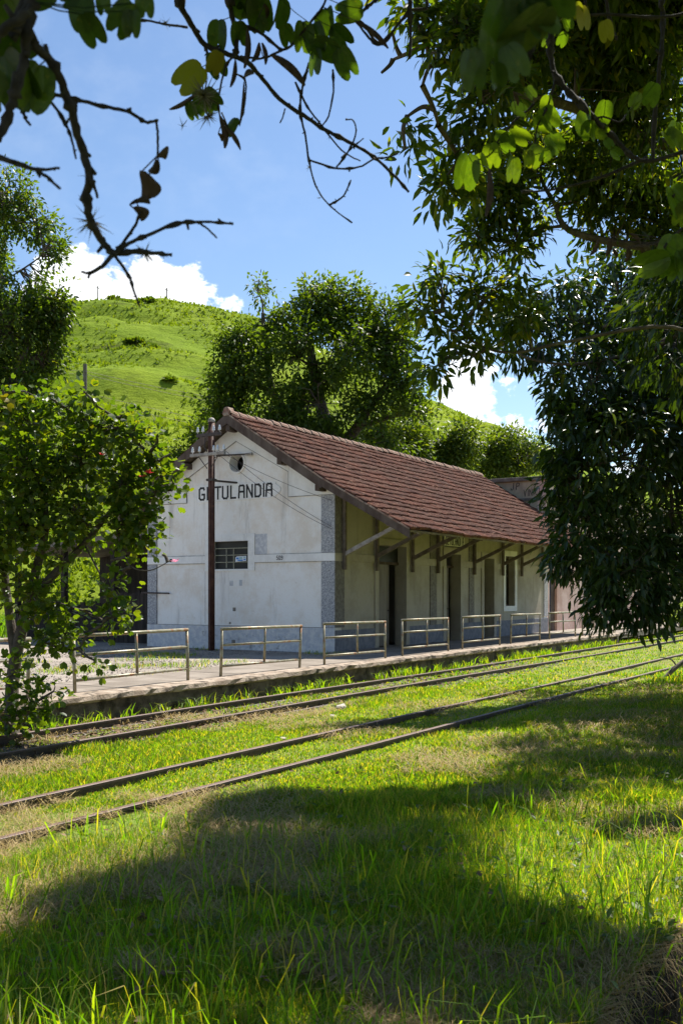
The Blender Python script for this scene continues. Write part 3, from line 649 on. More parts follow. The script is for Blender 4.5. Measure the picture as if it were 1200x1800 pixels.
# roof: boarding, verge boards and clay tiles
RX0, RX1 = 21.34, 38.2
RIDGE, KINK, EAVE = (16.90, 6.66), (13.84, 4.73), (11.30, 3.34)
BEAVE = (21.0, 4.06)
rf = MB()
rf.prism([RIDGE, KINK, EAVE, (EAVE[0] + .02, EAVE[1] - .05), (KINK[0] - .0, KINK[1] - .07), (RIDGE[0], RIDGE[1] - .08), (BEAVE[0], BEAVE[1] - .06), BEAVE], 0, RX0 + .03, RX1)
roof = rf.obj('roof', 'strut_wood', st)
def verge(p, q, parent, d0=.03, d1=.25, u=RX0):
    a, b = Vector(p), Vector(q)
    m = MB(); m.prism([(a.x, a.y + d0), (b.x, b.y + d0), (b.x, b.y - d1), (a.x, a.y - d1)], 0, u, u + .03)
    return m.obj('verge_board', 'old_wood', parent)
verge((RIDGE[0], RIDGE[1]), KINK, roof); verge((KINK[0], KINK[1]), (EAVE[0], EAVE[1]), roof, .03, .20); verge((RIDGE[0] + .001, RIDGE[1]), BEAVE, roof, .03, .24)
# soffit boards of the gable overhang
for (p, q) in ((RIDGE, KINK), (RIDGE, BEAVE)):
    m = MB(); m.prism([(p[0], p[1] - .10), (q[0], q[1] - .10), (q[0], q[1] - .125), (p[0], p[1] - .125)], 0, RX0 + .031, U0 + .05); m.obj('soffit', 'strut_wood', roof)
for (y, z) in ((16.9, 6.44), (15.2, 5.42), (14.0, 4.66), (18.5, 5.52), (19.9, 4.66)):   # purlin ends
    MB().box(RX0 + .05, U0 + .3, y - .07, y + .07, z - .22, z - .06).obj('purlin', 'old_wood', roof, bevel=.01)
# tile: two channels wide, dropped lip at the lower edge; local x across, y up the slope, z off the roof
TW, TL = .2155, .43
def tile_shape():
    prof = [(0, .014), (.025, .036), (.055, .036), (.075, .016), (.105, .012), (.125, .034), (.155, .034), (.175, .014), (TW + .012, .012)]
    v = []; f = []; n = len(prof)
    for y, lift in ((0, .052), (TL, .004)): v += [(x, y, z + lift) for x, z in prof]
    v += [(x, 0.004, .006) for x, z in prof]
    for i in range(n - 1):
        f.append((i, i + 1, n + i + 1, n + i)); f.append((2 * n + i, 2 * n + i + 1, i + 1, i))
    f.append((0, n, 2 * n))
    return v, f
tv, tf = tile_shape()
tile_me = bpy.data.meshes.new('tile'); tile_me.from_pydata(tv, [], tf); tile_me.materials.append(M['clay_tile'])
tile_me.polygons.foreach_set('use_smooth', [False] * len(tf))
def slope_rows(p_low, p_high, n):
    a, b = Vector((0, p_low[0], p_low[1])), Vector((0, p_high[0], p_high[1])); d = (b - a); L = d.length; d.normalize()
    nm = Vector((1, 0, 0)).cross(d)
    return [(a + d * (L * i / n) - d * .03, d, nm) for i in range(n)]
rows = slope_rows(EAVE, KINK, 8) + slope_rows(KINK, RIDGE, 10)
ncol = int((RX1 - RX0 - .02) / TW)
tr_ = random.Random(11); mats = []
for c in range(ncol):
    for (o_, d, nm) in rows:
        e = tr_.uniform
        sag = -.03 * math.sin(math.pi * c / ncol) + .012 * math.sin(c * .31) + .008 * math.sin(c * .83 + o_.y)
        mt = Matrix(((1, d.x, nm.x, RX0 + .015 + c * TW), (0, d.y, nm.y, o_.y), (0, d.z, nm.z, o_.z + sag + .02), (0, 0, 0, 1)))
        mt = mt @ Matrix.Translation((e(-.006, .006), e(-.022, .018) - (.05 if e(0, 1) < .03 else 0), e(0, .014))) @ Matrix.Rotation(e(-.02, .02), 4, 'Z') @ Matrix.Rotation(e(-.022, .022), 4, 'Y')
        mats.append(mt)
for mt in mats[:300]:
    o = bpy.data.objects.new('tile', tile_me); col.objects.link(o); o.parent = roof; o.matrix_basis = Matrix.Translation(-(roof.location + st.location)) @ mt
def joined_tiles(ms, name):
    tva = np.array([(*v, 1) for v in tv]); V = np.concatenate([(tva @ np.array(m_).T)[:, :3] for m_ in ms])
    F = []; n = len(tv)
    me = bpy.data.meshes.new(name); me.from_pydata(V.tolist(), [], [tuple(k * n + i for i in f) for k in range(len(ms)) for f in tf])
    a_ = me.attributes.new('tint', 'FLOAT', 'POINT'); a_.data.foreach_set('value', np.repeat(rng.random(len(ms)), n).astype(np.float32))
    o = link(name, me, 'clay_tile', roof); kind(o, 'stuff'); return o
joined_tiles(mats[300:], 'tile_field')
brow = slope_rows(BEAVE, RIDGE, 13); bm_ = []
for c in range(ncol):
    for (o_, d, nm) in brow:
        nm2 = -nm
        bm_.append(Matrix(((-1, d.x, nm2.x, RX0 + .015 + (c + 1) * TW), (0, d.y, nm2.y, o_.y), (0, d.z, nm2.z, o_.z), (0, 0, 0, 1))))
joined_tiles(bm_, 'tile_field')
# ridge tiles bedded in mortar
m = MB(); n = 7
for i, (y_, lift) in enumerate(((0, .03), (.44, 0))):
    for j in range(n):
        t = math.pi * j / (n - 1); m.v.append((y_, math.cos(t) * (.15 + lift * .3), math.sin(t) * .13 + lift))
for j in range(n - 1): m.f.append((j, j + 1, n + j + 1, n + j))
m.f.append(tuple(range(n))); m.f.append(tuple(reversed(range(n, 2 * n))))
cap_me = bpy.data.meshes.new('ridge_tile'); cap_me.from_pydata(m.v, [], m.f); cap_me.materials.append(M['ridge_cap'])
for i in range(int((RX1 - RX0) / .40)):
    o = bpy.data.objects.new('ridge_tile', cap_me); col.objects.link(o); o.parent = roof
    o.matrix_basis = Matrix.Translation(-(roof.location + st.location)) @ Matrix.Translation((RX0 + i * .40, RIDGE[0] + tr_.uniform(-.012, .012), RIDGE[1] - .012 + tr_.uniform(-.012, .012))) @ Matrix.Rotation(tr_.uniform(-.04, .04), 4, 'Y')
# finial block on the gable end of the ridge
MB().prism([(16.80, 6.62), (17.0, 6.62), (17.02, 6.74), (16.96, 6.86), (16.84, 6.86), (16.78, 6.74)], 0, RX0 - .03, RX0 + .22).obj('ridge_end', 'ridge_cap', roof, bevel=.02)
# tile verge: mortar line under the last tiles
for p, q in ((RIDGE, KINK), (KINK, EAVE)):
    m = MB(); m.prism([(p[0], p[1] + .005), (q[0], q[1] + .005), (q[0], q[1] + .045), (p[0], p[1] + .045)], 0, RX0 - .01, RX0 + .028); m.obj('verge_mortar', 'ridge_cap', roof)
# iron bar fixed to the wall corner
MB().tube([(U0 - .08, 20.3, 1.82), (U0 - .08, 19.24, 1.80)], .022, 6).obj('gate_bar', 'iron', st)

# ------------------------------------------------------------------ flat-roofed warehouse beyond
WX, WY = 38.3, 14.1
wh = thing('warehouse', (50, 18, .2), 'tan and pink stained flat roofed warehouse beyond the station', 'warehouse')
MB().box(WX, WX + .35, WY + .35, 27, .1, 6.36).obj('wall', 'tan_plaster', wh)
mm = MB(); mm.box(WX, 38.7, WY, WY + .35, .1, 6.36); mm.box(38.7, 39.6, WY, WY + .35, 2.75, 6.36); mm.box(39.6, 66, WY, WY + .35, .1, 6.36)
mm.obj('wall', 'pink_plaster', wh)
MB().box(66, 66.35, WY, 27, .1, 6.36).obj('wall', 'tan_plaster', wh)
MB().box(WX, 66.35, 27, 27.35, .1, 6.36).obj('wall', 'tan_plaster', wh)
MB().box(WX - .12, 66.5, WY - .12, 27.5, 6.36, 6.52).obj('roof', 'cement_roof', wh, bevel=.02)
MB().box(WX - .06, WX + .01, WY - .05, 27.2, 5.54, 5.66).obj('moulding', 'cement_roof', wh, bevel=.015)
MB().box(WX + .02, 66.2, WY - .06, WY + .01, 5.54, 5.66).obj('moulding', 'cement_roof', wh, bevel=.015)
d_ = MB().box(38.7, 39.12, WY + .12, WY + .17, .2, 2.75).obj('door', 'blue_door', wh)
MB().box(39.12, 39.6, WY + .10, WY + .16, .2, 2.75).obj('door', 'old_wood', wh)
MB().tube([(39.05, WY + .06, 1.3), (39.05, WY + .13, 1.3)], .02, 8).obj('handle', 'iron', d_)
for x_ in (43.0, 46.2, 49.5):
    MB().box(x_, x_ + .9, WY - .008, WY + .01, 1.7, 3.2).obj('window_shutter', 'dark_board', wh)
def graf(txt, y0, z0, h, sp, slant=0.0, wd=.035, drop=0):
    for i, ch in enumerate(txt):
        glyph(ch, lambda x, z, d, i=i: (WX - .001 - d, y0 - i * sp - x - z * slant, z0 + z + drop * i), h, wd, .003, .8).obj('graffiti_stroke', 'black_paint', wh)
graf('JP', 15.60, 6.03, .27, .23, .1, wd=.03)
for ch_, o_ in zip('VINICI', (0, .185, .245, .43, .49, .66)): graf(ch_, 15.04 - o_, 5.74 + o_ * .07, .26, .1, 0, wd=.024)
graf('~', 15.62, 5.74, .12, .3, wd=.022); graf('-', 16.1, 6.02, .14, .3, wd=.016)

# ------------------------------------------------------------------ dark plank shed at the left of the gable
SX = 22.6
sh = thing('shed', (SX + 2, 23.5, .26), 'dark plank shed under the tree beside the station gable', 'shed')
for i, y in enumerate((20.35, 22.4, 24.6, 26.8)):
    MB().box(SX, SX + .16, y - .08, y + .08, .2, 3.05 + .12 * (3 - i)).obj('post', 'dark_wood', sh)
MB().prism([(20.2, 3.55), (27.1, 3.12), (27.1, 3.28), (20.2, 3.71)], 0, SX - .5, SX + 4.2).obj('roof', 'cement_roof', sh)
y = 20.25; r_ = random.Random(5)
while y < 22.35:
    wd = r_.uniform(.14, .20); MB().box(SX + .04, SX + .07 + r_.uniform(0, .02), y, y + wd - .012, .27, 1.85 + r_.uniform(-.05, .05)).obj('plank', 'dark_wood', sh); y += wd
while y < 26.8:
    wd = r_.uniform(.15, .22); MB().box(SX + .3, SX + .33 + r_.uniform(0, .02), y, y + wd - .015, .27, 1.5 + r_.uniform(-.1, .1)).obj('plank', 'dark_wood', sh); y += wd
MB().box(SX + 4.0, SX + 4.1, 20.2, 27, .2, 3.2).obj('back_wall', 'dark_wood', sh)
MB().box(SX + .0, SX + .03, 20.3, 22.35, 1.2, 1.32).obj('ledger', 'dark_wood', sh)

# ------------------------------------------------------------------ rusty line pole in front of the gable
PX, PY = 21.0, 17.14
po = thing('line_pole', (PX, PY, FL - .03), 'rust brown steel line pole with glass insulators before the station gable', 'pole')
m = MB(); m.tube([(PX, PY, .2), (PX, PY, 6.42)], .088, 12).obj('post', 'rust_pole', po, smooth=True)
MB().box(PX - .10, PX - .075, PY - .035, PY + .035, .25, 6.2).obj('web', 'rust_pole', po)
MB().lathe([(.095, 0), (.10, .05), (.06, .11), (.01, .13)], (PX, PY, 6.42), 12).obj('cap', 'grey_wood', po, smooth=True)
def insulator(y, z, parent, x=PX - .12, s=1.0):
    o = MB().lathe([(.010, -.10), (.010, .02), (.026, .03), (.042, .035), (.042, .06), (.030, .075), (.036, .085), (.036, .11), (.022, .125), (.026, .14), (.02, .165), (.005, .172)], (x, y, z), 10).obj('insulator', 'porcelain', parent, smooth=True)
    return o
a1 = MB().box(PX - .17, PX - .09, PY - .42, PY + .40, 6.02, 6.11).obj('crossarm', 'iron', po, bevel=.006)
a2 = MB().box(PX - .17, PX - .09, PY - .56, PY + .62, 5.50, 5.58).obj('crossarm', 'grey_wood', po, bevel=.006)
for y in (-.37, -.17, .20, .38): insulator(PY + y, 6.13, a1)
for y in (-.51, -.30, -.17, .32, .56): insulator(PY + y, 5.60, a2)
for s in (-1, 1): MB().tube([(PX - .13, PY + s * .36, 5.52), (PX - .11, PY + s * .06, 5.16)], .012, 6).obj('brace', 'iron', po)
MB().tube([(PX - .12, PY + .12, 6.0), (PX - .12, PY + .15, 5.75), (PX - .12, PY + .06, 5.62)], .02, 6).obj('loop', 'iron', po)
MB().tube([(PX - .1, PY + .1, 4.86), (U0 + .01, PY - .28, 4.84)], .028, 6).obj('stay_bar', 'iron', po)
MB().box(PX - .105, PX + .10, PY - .105, PY + .105, 4.83, 4.89).obj('clamp', 'iron', po)
def wire(name, p, q, sag, label, r=.006, n=14, group='wires of the line pole', mat='iron'):
    p, q = Vector(p), Vector(q)
    pts = [p.lerp(q, i / n) - Vector((0, 0, sag * 4 * (i / n) * (1 - i / n))) for i in range(n + 1)]
    return tag(MB().tube(pts, r, 5).obj(name, mat), label, 'wire', group)
wire('wire', (PX - .12, PY - .30, 5.64), (U0 - .05, V0 + .05, 4.20), .10, 'upper service wire from the pole to the station corner')
wire('wire', (PX - .12, PY - .51, 5.64), (U0 - .05, V0 + .05, 3.52), .12, 'middle service wire crossing the painted station name')
wire('wire', (PX - .12, PY - .17, 5.64), (U0 - .05, V0 + .05, 3.46), .16, 'lowest service wire slanting down to the corner pier')

# ------------------------------------------------------------------ tubular railings along the platform
RY = 11.28
def make_railing(L):
    root = bpy.data.objects.new('railing', None); col.objects.link(root)
    r = .027; H = .86
    def part(m, n): o = m.obj(n, 'galvanised', None, smooth=True); o.parent = root
    for x in (0, L): part(MB().tube([(x, 0, -.03), (x, 0, H - r)], r, 8), 'post')
    part(MB().tube([(-r, 0, H), (L + r, 0, H)], r * 1.05, 8), 'top_rail')
    part(MB().tube([(0, 0, .57), (L, 0, .57)], r * .9, 8), 'middle_rail')
    part(MB().tube([(0, 0, .19), (L, 0, .19)], r * .9, 8), 'bottom_rail')
    part(MB().tube([(L * .52, 0, .19), (L * .52, 0, H)], r * .9, 8), 'middle_post')
    return root
rails = [((-110, 49), 'railing behind the small tree trunk, leftmost of the platform railings'), ((132, 330), 'railing just right of the small tree, before the gravel yard'),
         ((388, 527), 'railing in front of the rusty pole and gable wall'), ((570, 675), 'railing before the gable corner and first station door'),
         ((707, 787), 'railing between first and second station doors'), ((812, 877), 'railing before the third station door'),
         ((897, 949), 'railing before the sunlit far corner of the station'), ((965, 1010), 'railing before the blue warehouse door'),
         ((1023, 1061), 'railing at the far end of the kerb'), ((1078, 1112), 'railing half hidden by drooping mango leaves'), ((1130, 1150), 'far railing below the mango foliage'), ((1156, 1174), 'farther railing right of the mango foliage'), ((1182, 1200), 'farthest railing at the edge of view')]
for i, ((a, b), lab) in enumerate(rails):
    x0, x1 = on_v(a, RY), on_v(b, RY)
    L = x1 - x0
    rr = make_railing(L); rr.location = (x0, RY, FL if x0 < 37 else .235)
    rr.rotation_euler = (random.Random(i).uniform(-.035, .035), random.Random(i + 20).uniform(-.008, .008), random.Random(i + 40).uniform(-.012, .012))
    tag(rr, 'galvanised tube ' + lab, 'railing', 'tube railings along the platform edge')

# ------------------------------------------------------------------ trees
def curve_pts(pts, n=6):
    """smooth polyline through control points"""
    P = [Vector(p) for p in pts]; o = []
    for i in range(len(P) - 1):
        p0, p1, p2, p3 = P[max(i - 1, 0)], P[i], P[i + 1], P[min(i + 2, len(P) - 1)]
        for j in range(n):
            t = j / n
            o.append(0.5 * ((2 * p1) + (p2 - p0) * t + (2 * p0 - 5 * p1 + 4 * p2 - p3) * t * t + (3 * p1 - p0 - 3 * p2 + p3) * t ** 3))
    o.append(P[-1]); return o
def taper(n, a, b): return [a + (b - a) * i / (n - 1) for i in range(n)]
CAMP = np.array([0, 0, EYE])
def build_tree(name, label, cat, base, trunk_limbs, lobes, tmpl, leaf_mat, n_cluster, per, c_rad, size, droop=0.2, seed=1, bark='bark', twig_r=.012, group=None, gap=0.42, gscale=0.9, single=0, shell=0.5, twig_share=0.6, out_bias=0.5):
    r = np.random.default_rng(seed)
    root = thing(name, base, label, cat, group)
    m = MB(); nodes = []
    for pts, ra, rb in trunk_limbs:
        cp = curve_pts(pts, 5); m.tube(cp, taper(len(cp), ra, rb), 9); nodes += [np.array(p) for p in cp]
    C = np.array([l[0][:] for l in lobes], float); R = np.array([l[1] for l in lobes], float)      # centres, radii (m)
    SQ = np.array([l[2] if len(l) > 2 else 1.0 for l in lobes], float)                              # vertical squash
    DN = np.array([l[3] if len(l) > 3 else 1.0 for l in lobes], float)
    wgt = R ** 2.0 * DN; wgt = wgt / wgt.sum()
    cl = []; tries = 0
    while len(cl) < n_cluster and tries < 40:
        tries += 1; n = n_cluster
        li = r.choice(len(lobes), n, p=wgt); d = unit(r.normal(size=(n, 3)))
        rr = R[li] * (shell + (1 - shell) * r.random(n) ** 0.6)
        p = C[li] + d * rr[:, None] * np.stack([np.ones(n), np.ones(n), SQ[li]], 1)
        ok = vnoise(p * gscale, seed + 3) > gap
        ok &= p[:, 2] > base[2] + 0.35
        cl += list(zip(p[ok], d[ok], li[ok]))
    cl = cl[:n_cluster]
    CP = np.array([c[0] for c in cl]); CDir = np.array([c[1] for c in cl]); CL = np.array([c[2] for c in cl])
    # limbs from the nearest wood to every lobe, then twigs to the clusters
    NA = np.array(nodes)
    order = np.argsort(np.linalg.norm(C[:, None] - NA[None], axis=2).min(1))
    for i in order:
        NA = np.array(nodes); j = int(np.argmin(np.linalg.norm(NA - C[i], axis=1) + 0.35 * np.maximum(0, NA[:, 2] - C[i][2])))
        a = Vector(NA[j]); b = Vector(C[i]); mid = a.lerp(b, .5) + Vector(r.normal(size=3)) * (b - a).length * .10
        cp = curve_pts([a, mid, b], 5); rad = max(.02, R[i] * .034); m.tube(cp, taper(len(cp), rad * 1.3, rad * .6), 6, cap=False); nodes += [np.array(p) for p in cp]
    NA = np.array(nodes)
    for q in range(len(CP)):
        if r.random() > twig_share: continue
        dd = np.linalg.norm(NA - CP[q], axis=1); j = int(np.argmin(dd))
        a = Vector(NA[j]); b = Vector(CP[q]); mid = a.lerp(b, .55) + Vector(r.normal(size=3)) * (b - a).length * .12 + Vector((0, 0, .06 * (b - a).length))
        m.tube([a, mid, b], [twig_r * 1.8, twig_r * 1.2, twig_r * .5], 4, cap=False)
    m.obj('trunk', bark, root, smooth=True, fix=False)
    # leaves
    n = len(CP) * per; ci = np.repeat(np.arange(len(CP)), per)
    off = unit(r.normal(size=(n, 3))) * (r.random((n, 1)) ** .6) * c_rad
    pos = CP[ci] + off
    ax = unit(off) * .9 + CDir[ci] * out_bias + r.normal(size=(n, 3)) * .45 + np.array([0, 0, -droop * 2])
    nm = r.normal(size=(n, 3)) * .55 + np.array([0, 0, 1.0])
    sz = size * (0.65 + 0.6 * r.random(n))
    tint = np.clip(r.random(n) * .7 + .3 * r.random(len(CP))[ci], 0, .999)
    rest = np.ones(n, bool); chosen = []
    if single:
        Dp = pos @ np.array([FW[0], FW[1], 0]); Xp = pos @ np.array([RT[0], RT[1], 0]); px = CX + FPX * Xp / Dp; py = HY - FPX * (pos[:, 2] - EYE) / Dp
        vis = (px > 5) & (px < 1195) & (py > 5) & (py < 1795)
        # those in front: coarse depth buffer over the picture
        key = (px // 14).astype(int) * 1000 + (py // 14).astype(int)
        o_ = np.argsort(Dp); seen = {}; front = []
        for i in o_:
            if vis[i] and key[i] not in seen: seen[key[i]] = 1; front.append(i)
        chosen = front[:single]; rest[chosen] = False
    V, T, _ = place_leaves(tmpl, pos[rest], ax[rest], nm[rest], sz[rest])
    crown = link('crown', np_mesh('crown', V, T, np.repeat(tint[rest], len(tmpl[0]))), leaf_mat, root)
    if single:
        kind(crown, 'stuff')
        lm = np_mesh('leaf', tmpl[0], tmpl[1], np.zeros(len(tmpl[0]))); lm.materials.append(M[leaf_mat])
        _, _, (A, S, Nn) = place_leaves(tmpl, pos[chosen], ax[chosen], nm[chosen], sz[chosen])
        for i, c in enumerate(chosen):
            s = sz[c]; o = bpy.data.objects.new('leaf', lm); col.objects.link(o); o.parent = crown
            o.matrix_basis = Matrix(((A[i][0] * s, S[i][0] * s, Nn[i][0] * s, pos[c][0]), (A[i][1] * s, S[i][1] * s, Nn[i][1] * s, pos[c][1]), (A[i][2] * s, S[i][2] * s, Nn[i][2] * s, pos[c][2]), (0, 0, 0, 1)))
    return root
def lobe(px, py, D, rpx, sq=1.0, dn=1.0): return (at(px, py, D), rpx / FPX * D, sq, dn)
def shade_lobe(px, py, r, h=7.6, dn=1.5):
    g_ = at(px, py, (EYE + .1) * FPX / (py - HY)); return (g_ + Vector((.63 * h, -.075 * h, h)), r, .9, dn)
def gnd(px, D, z): v = at(px, HY, D); v.z = z; return v

# tall tree at the left edge
b = gnd(-60, 43, .2)
build_tree('tall_tree', 'tall dark leafy tree at the left edge before the hill', 'tree', b,
    [([b, at(-50, 900, 43), at(-20, 700, 43), at(0, 520, 43)], .45, .16), ([at(-45, 800, 43), at(30, 650, 42.5), at(70, 560, 42)], .2, .07)],
    [lobe(10, 355, 43, 60), lobe(60, 385, 43, 40), lobe(78, 440, 42, 40), lobe(100, 520, 42, 30), lobe(110, 555, 42, 22), lobe(-70, 420, 44, 95), lobe(30, 480, 43, 55), lobe(85, 545, 42, 42), lobe(20, 585, 42, 85), lobe(-70, 600, 44, 110), lobe(70, 625, 42.5, 50), lobe(30, 690, 42, 70), lobe(-50, 760, 43, 100), lobe(60, 740, 43, 50)],
    LEAF_OVAL, 'leaf_broad', 2700, 18, .50, .22, seed=4, gap=.36, gscale=.8, twig_r=.02)
# big tree behind the station
b = gnd(590, 50, .2)
build_tree('shade_tree', 'big spreading tree with many limbs behind the station roof', 'tree', b,
    [([b, at(590, 850, 50), at(585, 780, 50), at(560, 700, 50), at(545, 610, 50)], .55, .2), ([at(586, 800, 50), at(625, 755, 49.5), at(650, 715, 49), at(690, 660, 49), at(700, 600, 49)], .32, .10),
     ([at(630, 752, 49.5), at(680, 735, 49), at(730, 722, 48.5)], .16, .06), ([at(585, 800, 50), at(520, 740, 50), at(480, 690, 50), at(468, 620, 50), at(462, 550, 50)], .30, .09), ([at(476, 690, 50), at(430, 660, 49), at(405, 620, 49)], .14, .06)],
    [lobe(452, 512, 50, 46), lobe(478, 560, 50, 45), lobe(425, 590, 49, 45), lobe(395, 650, 49, 42), lobe(440, 655, 49, 55), lobe(395, 715, 49, 45), lobe(545, 545, 50, 62), lobe(525, 630, 49, 75), lobe(600, 545, 50, 55), lobe(622, 620, 49, 75), lobe(668, 570, 50, 48), lobe(702, 600, 49, 55), lobe(700, 680, 49, 55), lobe(735, 735, 48, 38), lobe(560, 710, 49, 75), lobe(480, 735, 49, 70), lobe(640, 720, 49, 50), lobe(710, 545, 50, 30), lobe(745, 650, 49, 35), lobe(400, 770, 49, 45), lobe(450, 790, 49, 50), lobe(520, 790, 49, 60), lobe(600, 790, 49, 60), lobe(680, 775, 49, 45), lobe(575, 640, 50.5, 70), lobe(660, 630, 50.5, 55)],
    LEAF_OVAL, 'leaf_broad', 2200, 18, .52, .26, seed=8, gap=.45, gscale=.72, twig_r=.018, shell=.15)
# lower bright trees between station and hill
for i, (px, D, lb, lab) in enumerate(((800, 58, [(770, 790, 45), (810, 775, 40), (745, 800, 35), (800, 820, 40)], 'bright green bushy tree peeping over the ridge of the station roof'),
                                      (890, 60, [(860, 800, 38), (900, 790, 42), (935, 800, 36), (890, 825, 40)], 'bright green bushy tree above the warehouse parapet'),
                                      (690, 56, [(660, 780, 40), (700, 765, 45), (725, 790, 35)], 'bright shrubby tree under the limbs of the big tree'),
                                      (345, 60, [(340, 790, 40), (365, 760, 35), (310, 820, 45), (380, 800, 40)], 'dark shrubby tree at the left rake of the station roof'))):
    b = gnd(px, D, .3)
    build_tree('bushy_tree', lab, 'tree', b, [([b, at(px, 900, D), at(lb[0][0], lb[0][1], D)], .16, .06)], [lobe(x_, y_, D, r_ * 1.0) for x_, y_, r_ in lb],
        LEAF_OVAL, 'leaf_shrub' if i < 3 else 'leaf_broad', 300, 26, .5, .26, seed=20 + i, gap=.3, group='bushy trees between station and hill')
# dark mango tree at the right, drooping to the grass
b = Vector((21.2, 3.2, -.2))
build_tree('mango_tree', 'dark drooping mango tree with leaves hanging almost to the grass', 'tree', b,
    [([b, (21.1, 3.3, 1.5), (20.8, 3.6, 3.2), (20.4, 4.2, 5.0), (20.0, 4.8, 6.6)], .42, .14), ([(20.9, 3.5, 2.8), (19.5, 4.5, 4.2), (18.3, 5.2, 5.0)], .2, .07), ([(20.8, 3.6, 3.2), (19.8, 2.2, 4.6), (18.4, 1.4, 5.6)], .2, .07),
     ([at(1260, 590, 17), at(1120, 620, 17), at(1010, 640, 17), at(930, 630, 17), at(880, 600, 17)], .04, .015), ([at(1280, 470, 17), at(1180, 520, 17), at(1060, 575, 17)], .07, .03)],
    [lobe(1000, 560, 18, 85), lobe(1090, 530, 18.5, 95), lobe(930, 590, 17.5, 55), lobe(885, 560, 17, 40), lobe(1180, 540, 19, 110), lobe(1040, 680, 17.5, 90), lobe(1000, 740, 17.5, 55), lobe(1150, 720, 18, 130), lobe(1075, 810, 17, 115), lobe(1005, 860, 17, 55), lobe(1180, 880, 17.5, 120), lobe(1035, 950, 16.8, 80), lobe(1105, 1000, 16.5, 85), lobe(1010, 1010, 17, 45), lobe(1190, 1010, 17, 80), lobe(1060, 1060, 16.6, 40), lobe(1120, 1070, 16.4, 36), lobe(1150, 1085, 16.3, 22), lobe(990, 800, 17.3, 40),
     (Vector((20.5, 3.4, 4.4)), 3.6, .95, .55), (Vector((20.0, 3.0, 6.5)), 2.8, .8, .5), (Vector((18.2, 1.2, 4.6)), 2.4, .9, .6), (Vector((23.0, 1.0, 4.5)), 3.2, .9, .5), (Vector((26.5, -1.0, 5.5)), 4.2, .9, .35), (Vector((29, 1.5, 6.0)), 3.6, .9, .35), (Vector((13.9, 2.5, 6.2)), 1.2, .8, 1.0), (Vector((15.4, 3.0, 5.8)), 1.5, .8, 1.0), (Vector((14.9, .8, 5.6)), 1.6, .8, 1.0), (Vector((16.8, 1.0, 5.2)), 2.0, .8, .9)],  # unseen lobes added: far ones block sky from station front, near ones shade grass
    LEAF_LONG, 'leaf_mango', 6200, 11, .27, .205, droop=.45, seed=12, gap=.27, gscale=1.1, single=300, shell=.55, twig_r=.008, twig_share=.35)
# crown overhead at the upper right (its trunk stands to the right of the view)
b = Vector((13.8, -.8, -.2))
build_tree('canopy_tree', 'tree canopy of narrow leaves filling the upper right sky', 'tree', b,
    [([b, (13.7, -.6, 2.0), (13.3, 0, 4.2), (12.8, .8, 6.0), (12.3, 1.8, 7.4)], .38, .16), ([(13.3, 0, 4.2), at(1300, 480, 12), at(1200, 440, 12), at(1100, 430, 12), at(1000, 405, 12), at(975, 360, 12)], .085, .025), ([(12.6, 1.2, 6.6), at(1150, 250, 11.5), at(1010, 190, 10.4), at(880, 160, 9.1), at(790, 120, 8.6)], .08, .02),
     ([(13.4, -.1, 4.0), at(1330, 640, 11), at(1180, 575, 10.8), at(1000, 600, 10.6), at(900, 620, 10.5), at(830, 600, 10.5), at(780, 545, 10.4)], .028, .009)],
    [lobe(690, 105, 8.6, 36, 1, 1.5), lobe(670, 128, 8.6, 20, 1, 1.5), lobe(690, 60, 8.4, 24, 1, 1.5), lobe(712, 262, 8.6, 26, 1, 1.5), lobe(715, 205, 8.6, 32, 1, 1.5), lobe(742, 150, 8.4, 48, 1, 1.3), lobe(770, 330, 9.2, 24), lobe(840, 420, 12, 26), lobe(905, 430, 12, 26), lobe(1040, 425, 12, 34), lobe(730, 30, 8.4, 46, 1, 1.3), lobe(770, 220, 8.7, 45), lobe(815, 300, 9.4, 45), lobe(850, 180, 8.8, 85), lobe(800, 60, 8.2, 70), lobe(880, 350, 12, 55), lobe(900, 60, 9.5, 95), lobe(950, 290, 12, 90), lobe(1000, 140, 11, 115), lobe(1060, 320, 12, 90), lobe(1130, 190, 11, 125), lobe(1150, 40, 10, 125), lobe(1160, 370, 12, 70), lobe(955, 400, 12, 32), lobe(1200, 300, 12.5, 90), lobe(1060, 60, 10.5, 90),
     *[lobe(x_, y_, 10.5, r_, 1, .45) for x_, y_, r_ in ((775, 505, 40), (735, 545, 32), (790, 580, 40), (845, 535, 44), (765, 645, 28), (840, 625, 38), (885, 495, 40), (915, 560, 36))],
     *[shade_lobe(*a_) for a_ in ((120, 1725, .5), (330, 1695, .55), (520, 1645, .5), (480, 1765, .55), (700, 1735, .55), (950, 1765, .5), (880, 1660, .42), (420, 1570, .36), (600, 1540, .36), (20, 1780, .4), (560, 1840, .5), (1000, 1840, .45), (230, 1650, .35), (1130, 1710, .3), (690, 1630, .3))], (Vector((8.5, -2.5, 7.5)), 2.4, .8, .10), (Vector((14, -4, 7.0)), 3.0, .8, .10)],  # unseen lobes added to cast ground shade; last two dim the sky light
    LEAF_LONG, 'leaf_canopy', 4800, 10, .21, .145, droop=.16, seed=15, gap=.41, gscale=1.9, single=300, shell=.2, twig_r=.005, twig_share=.5, out_bias=.35)
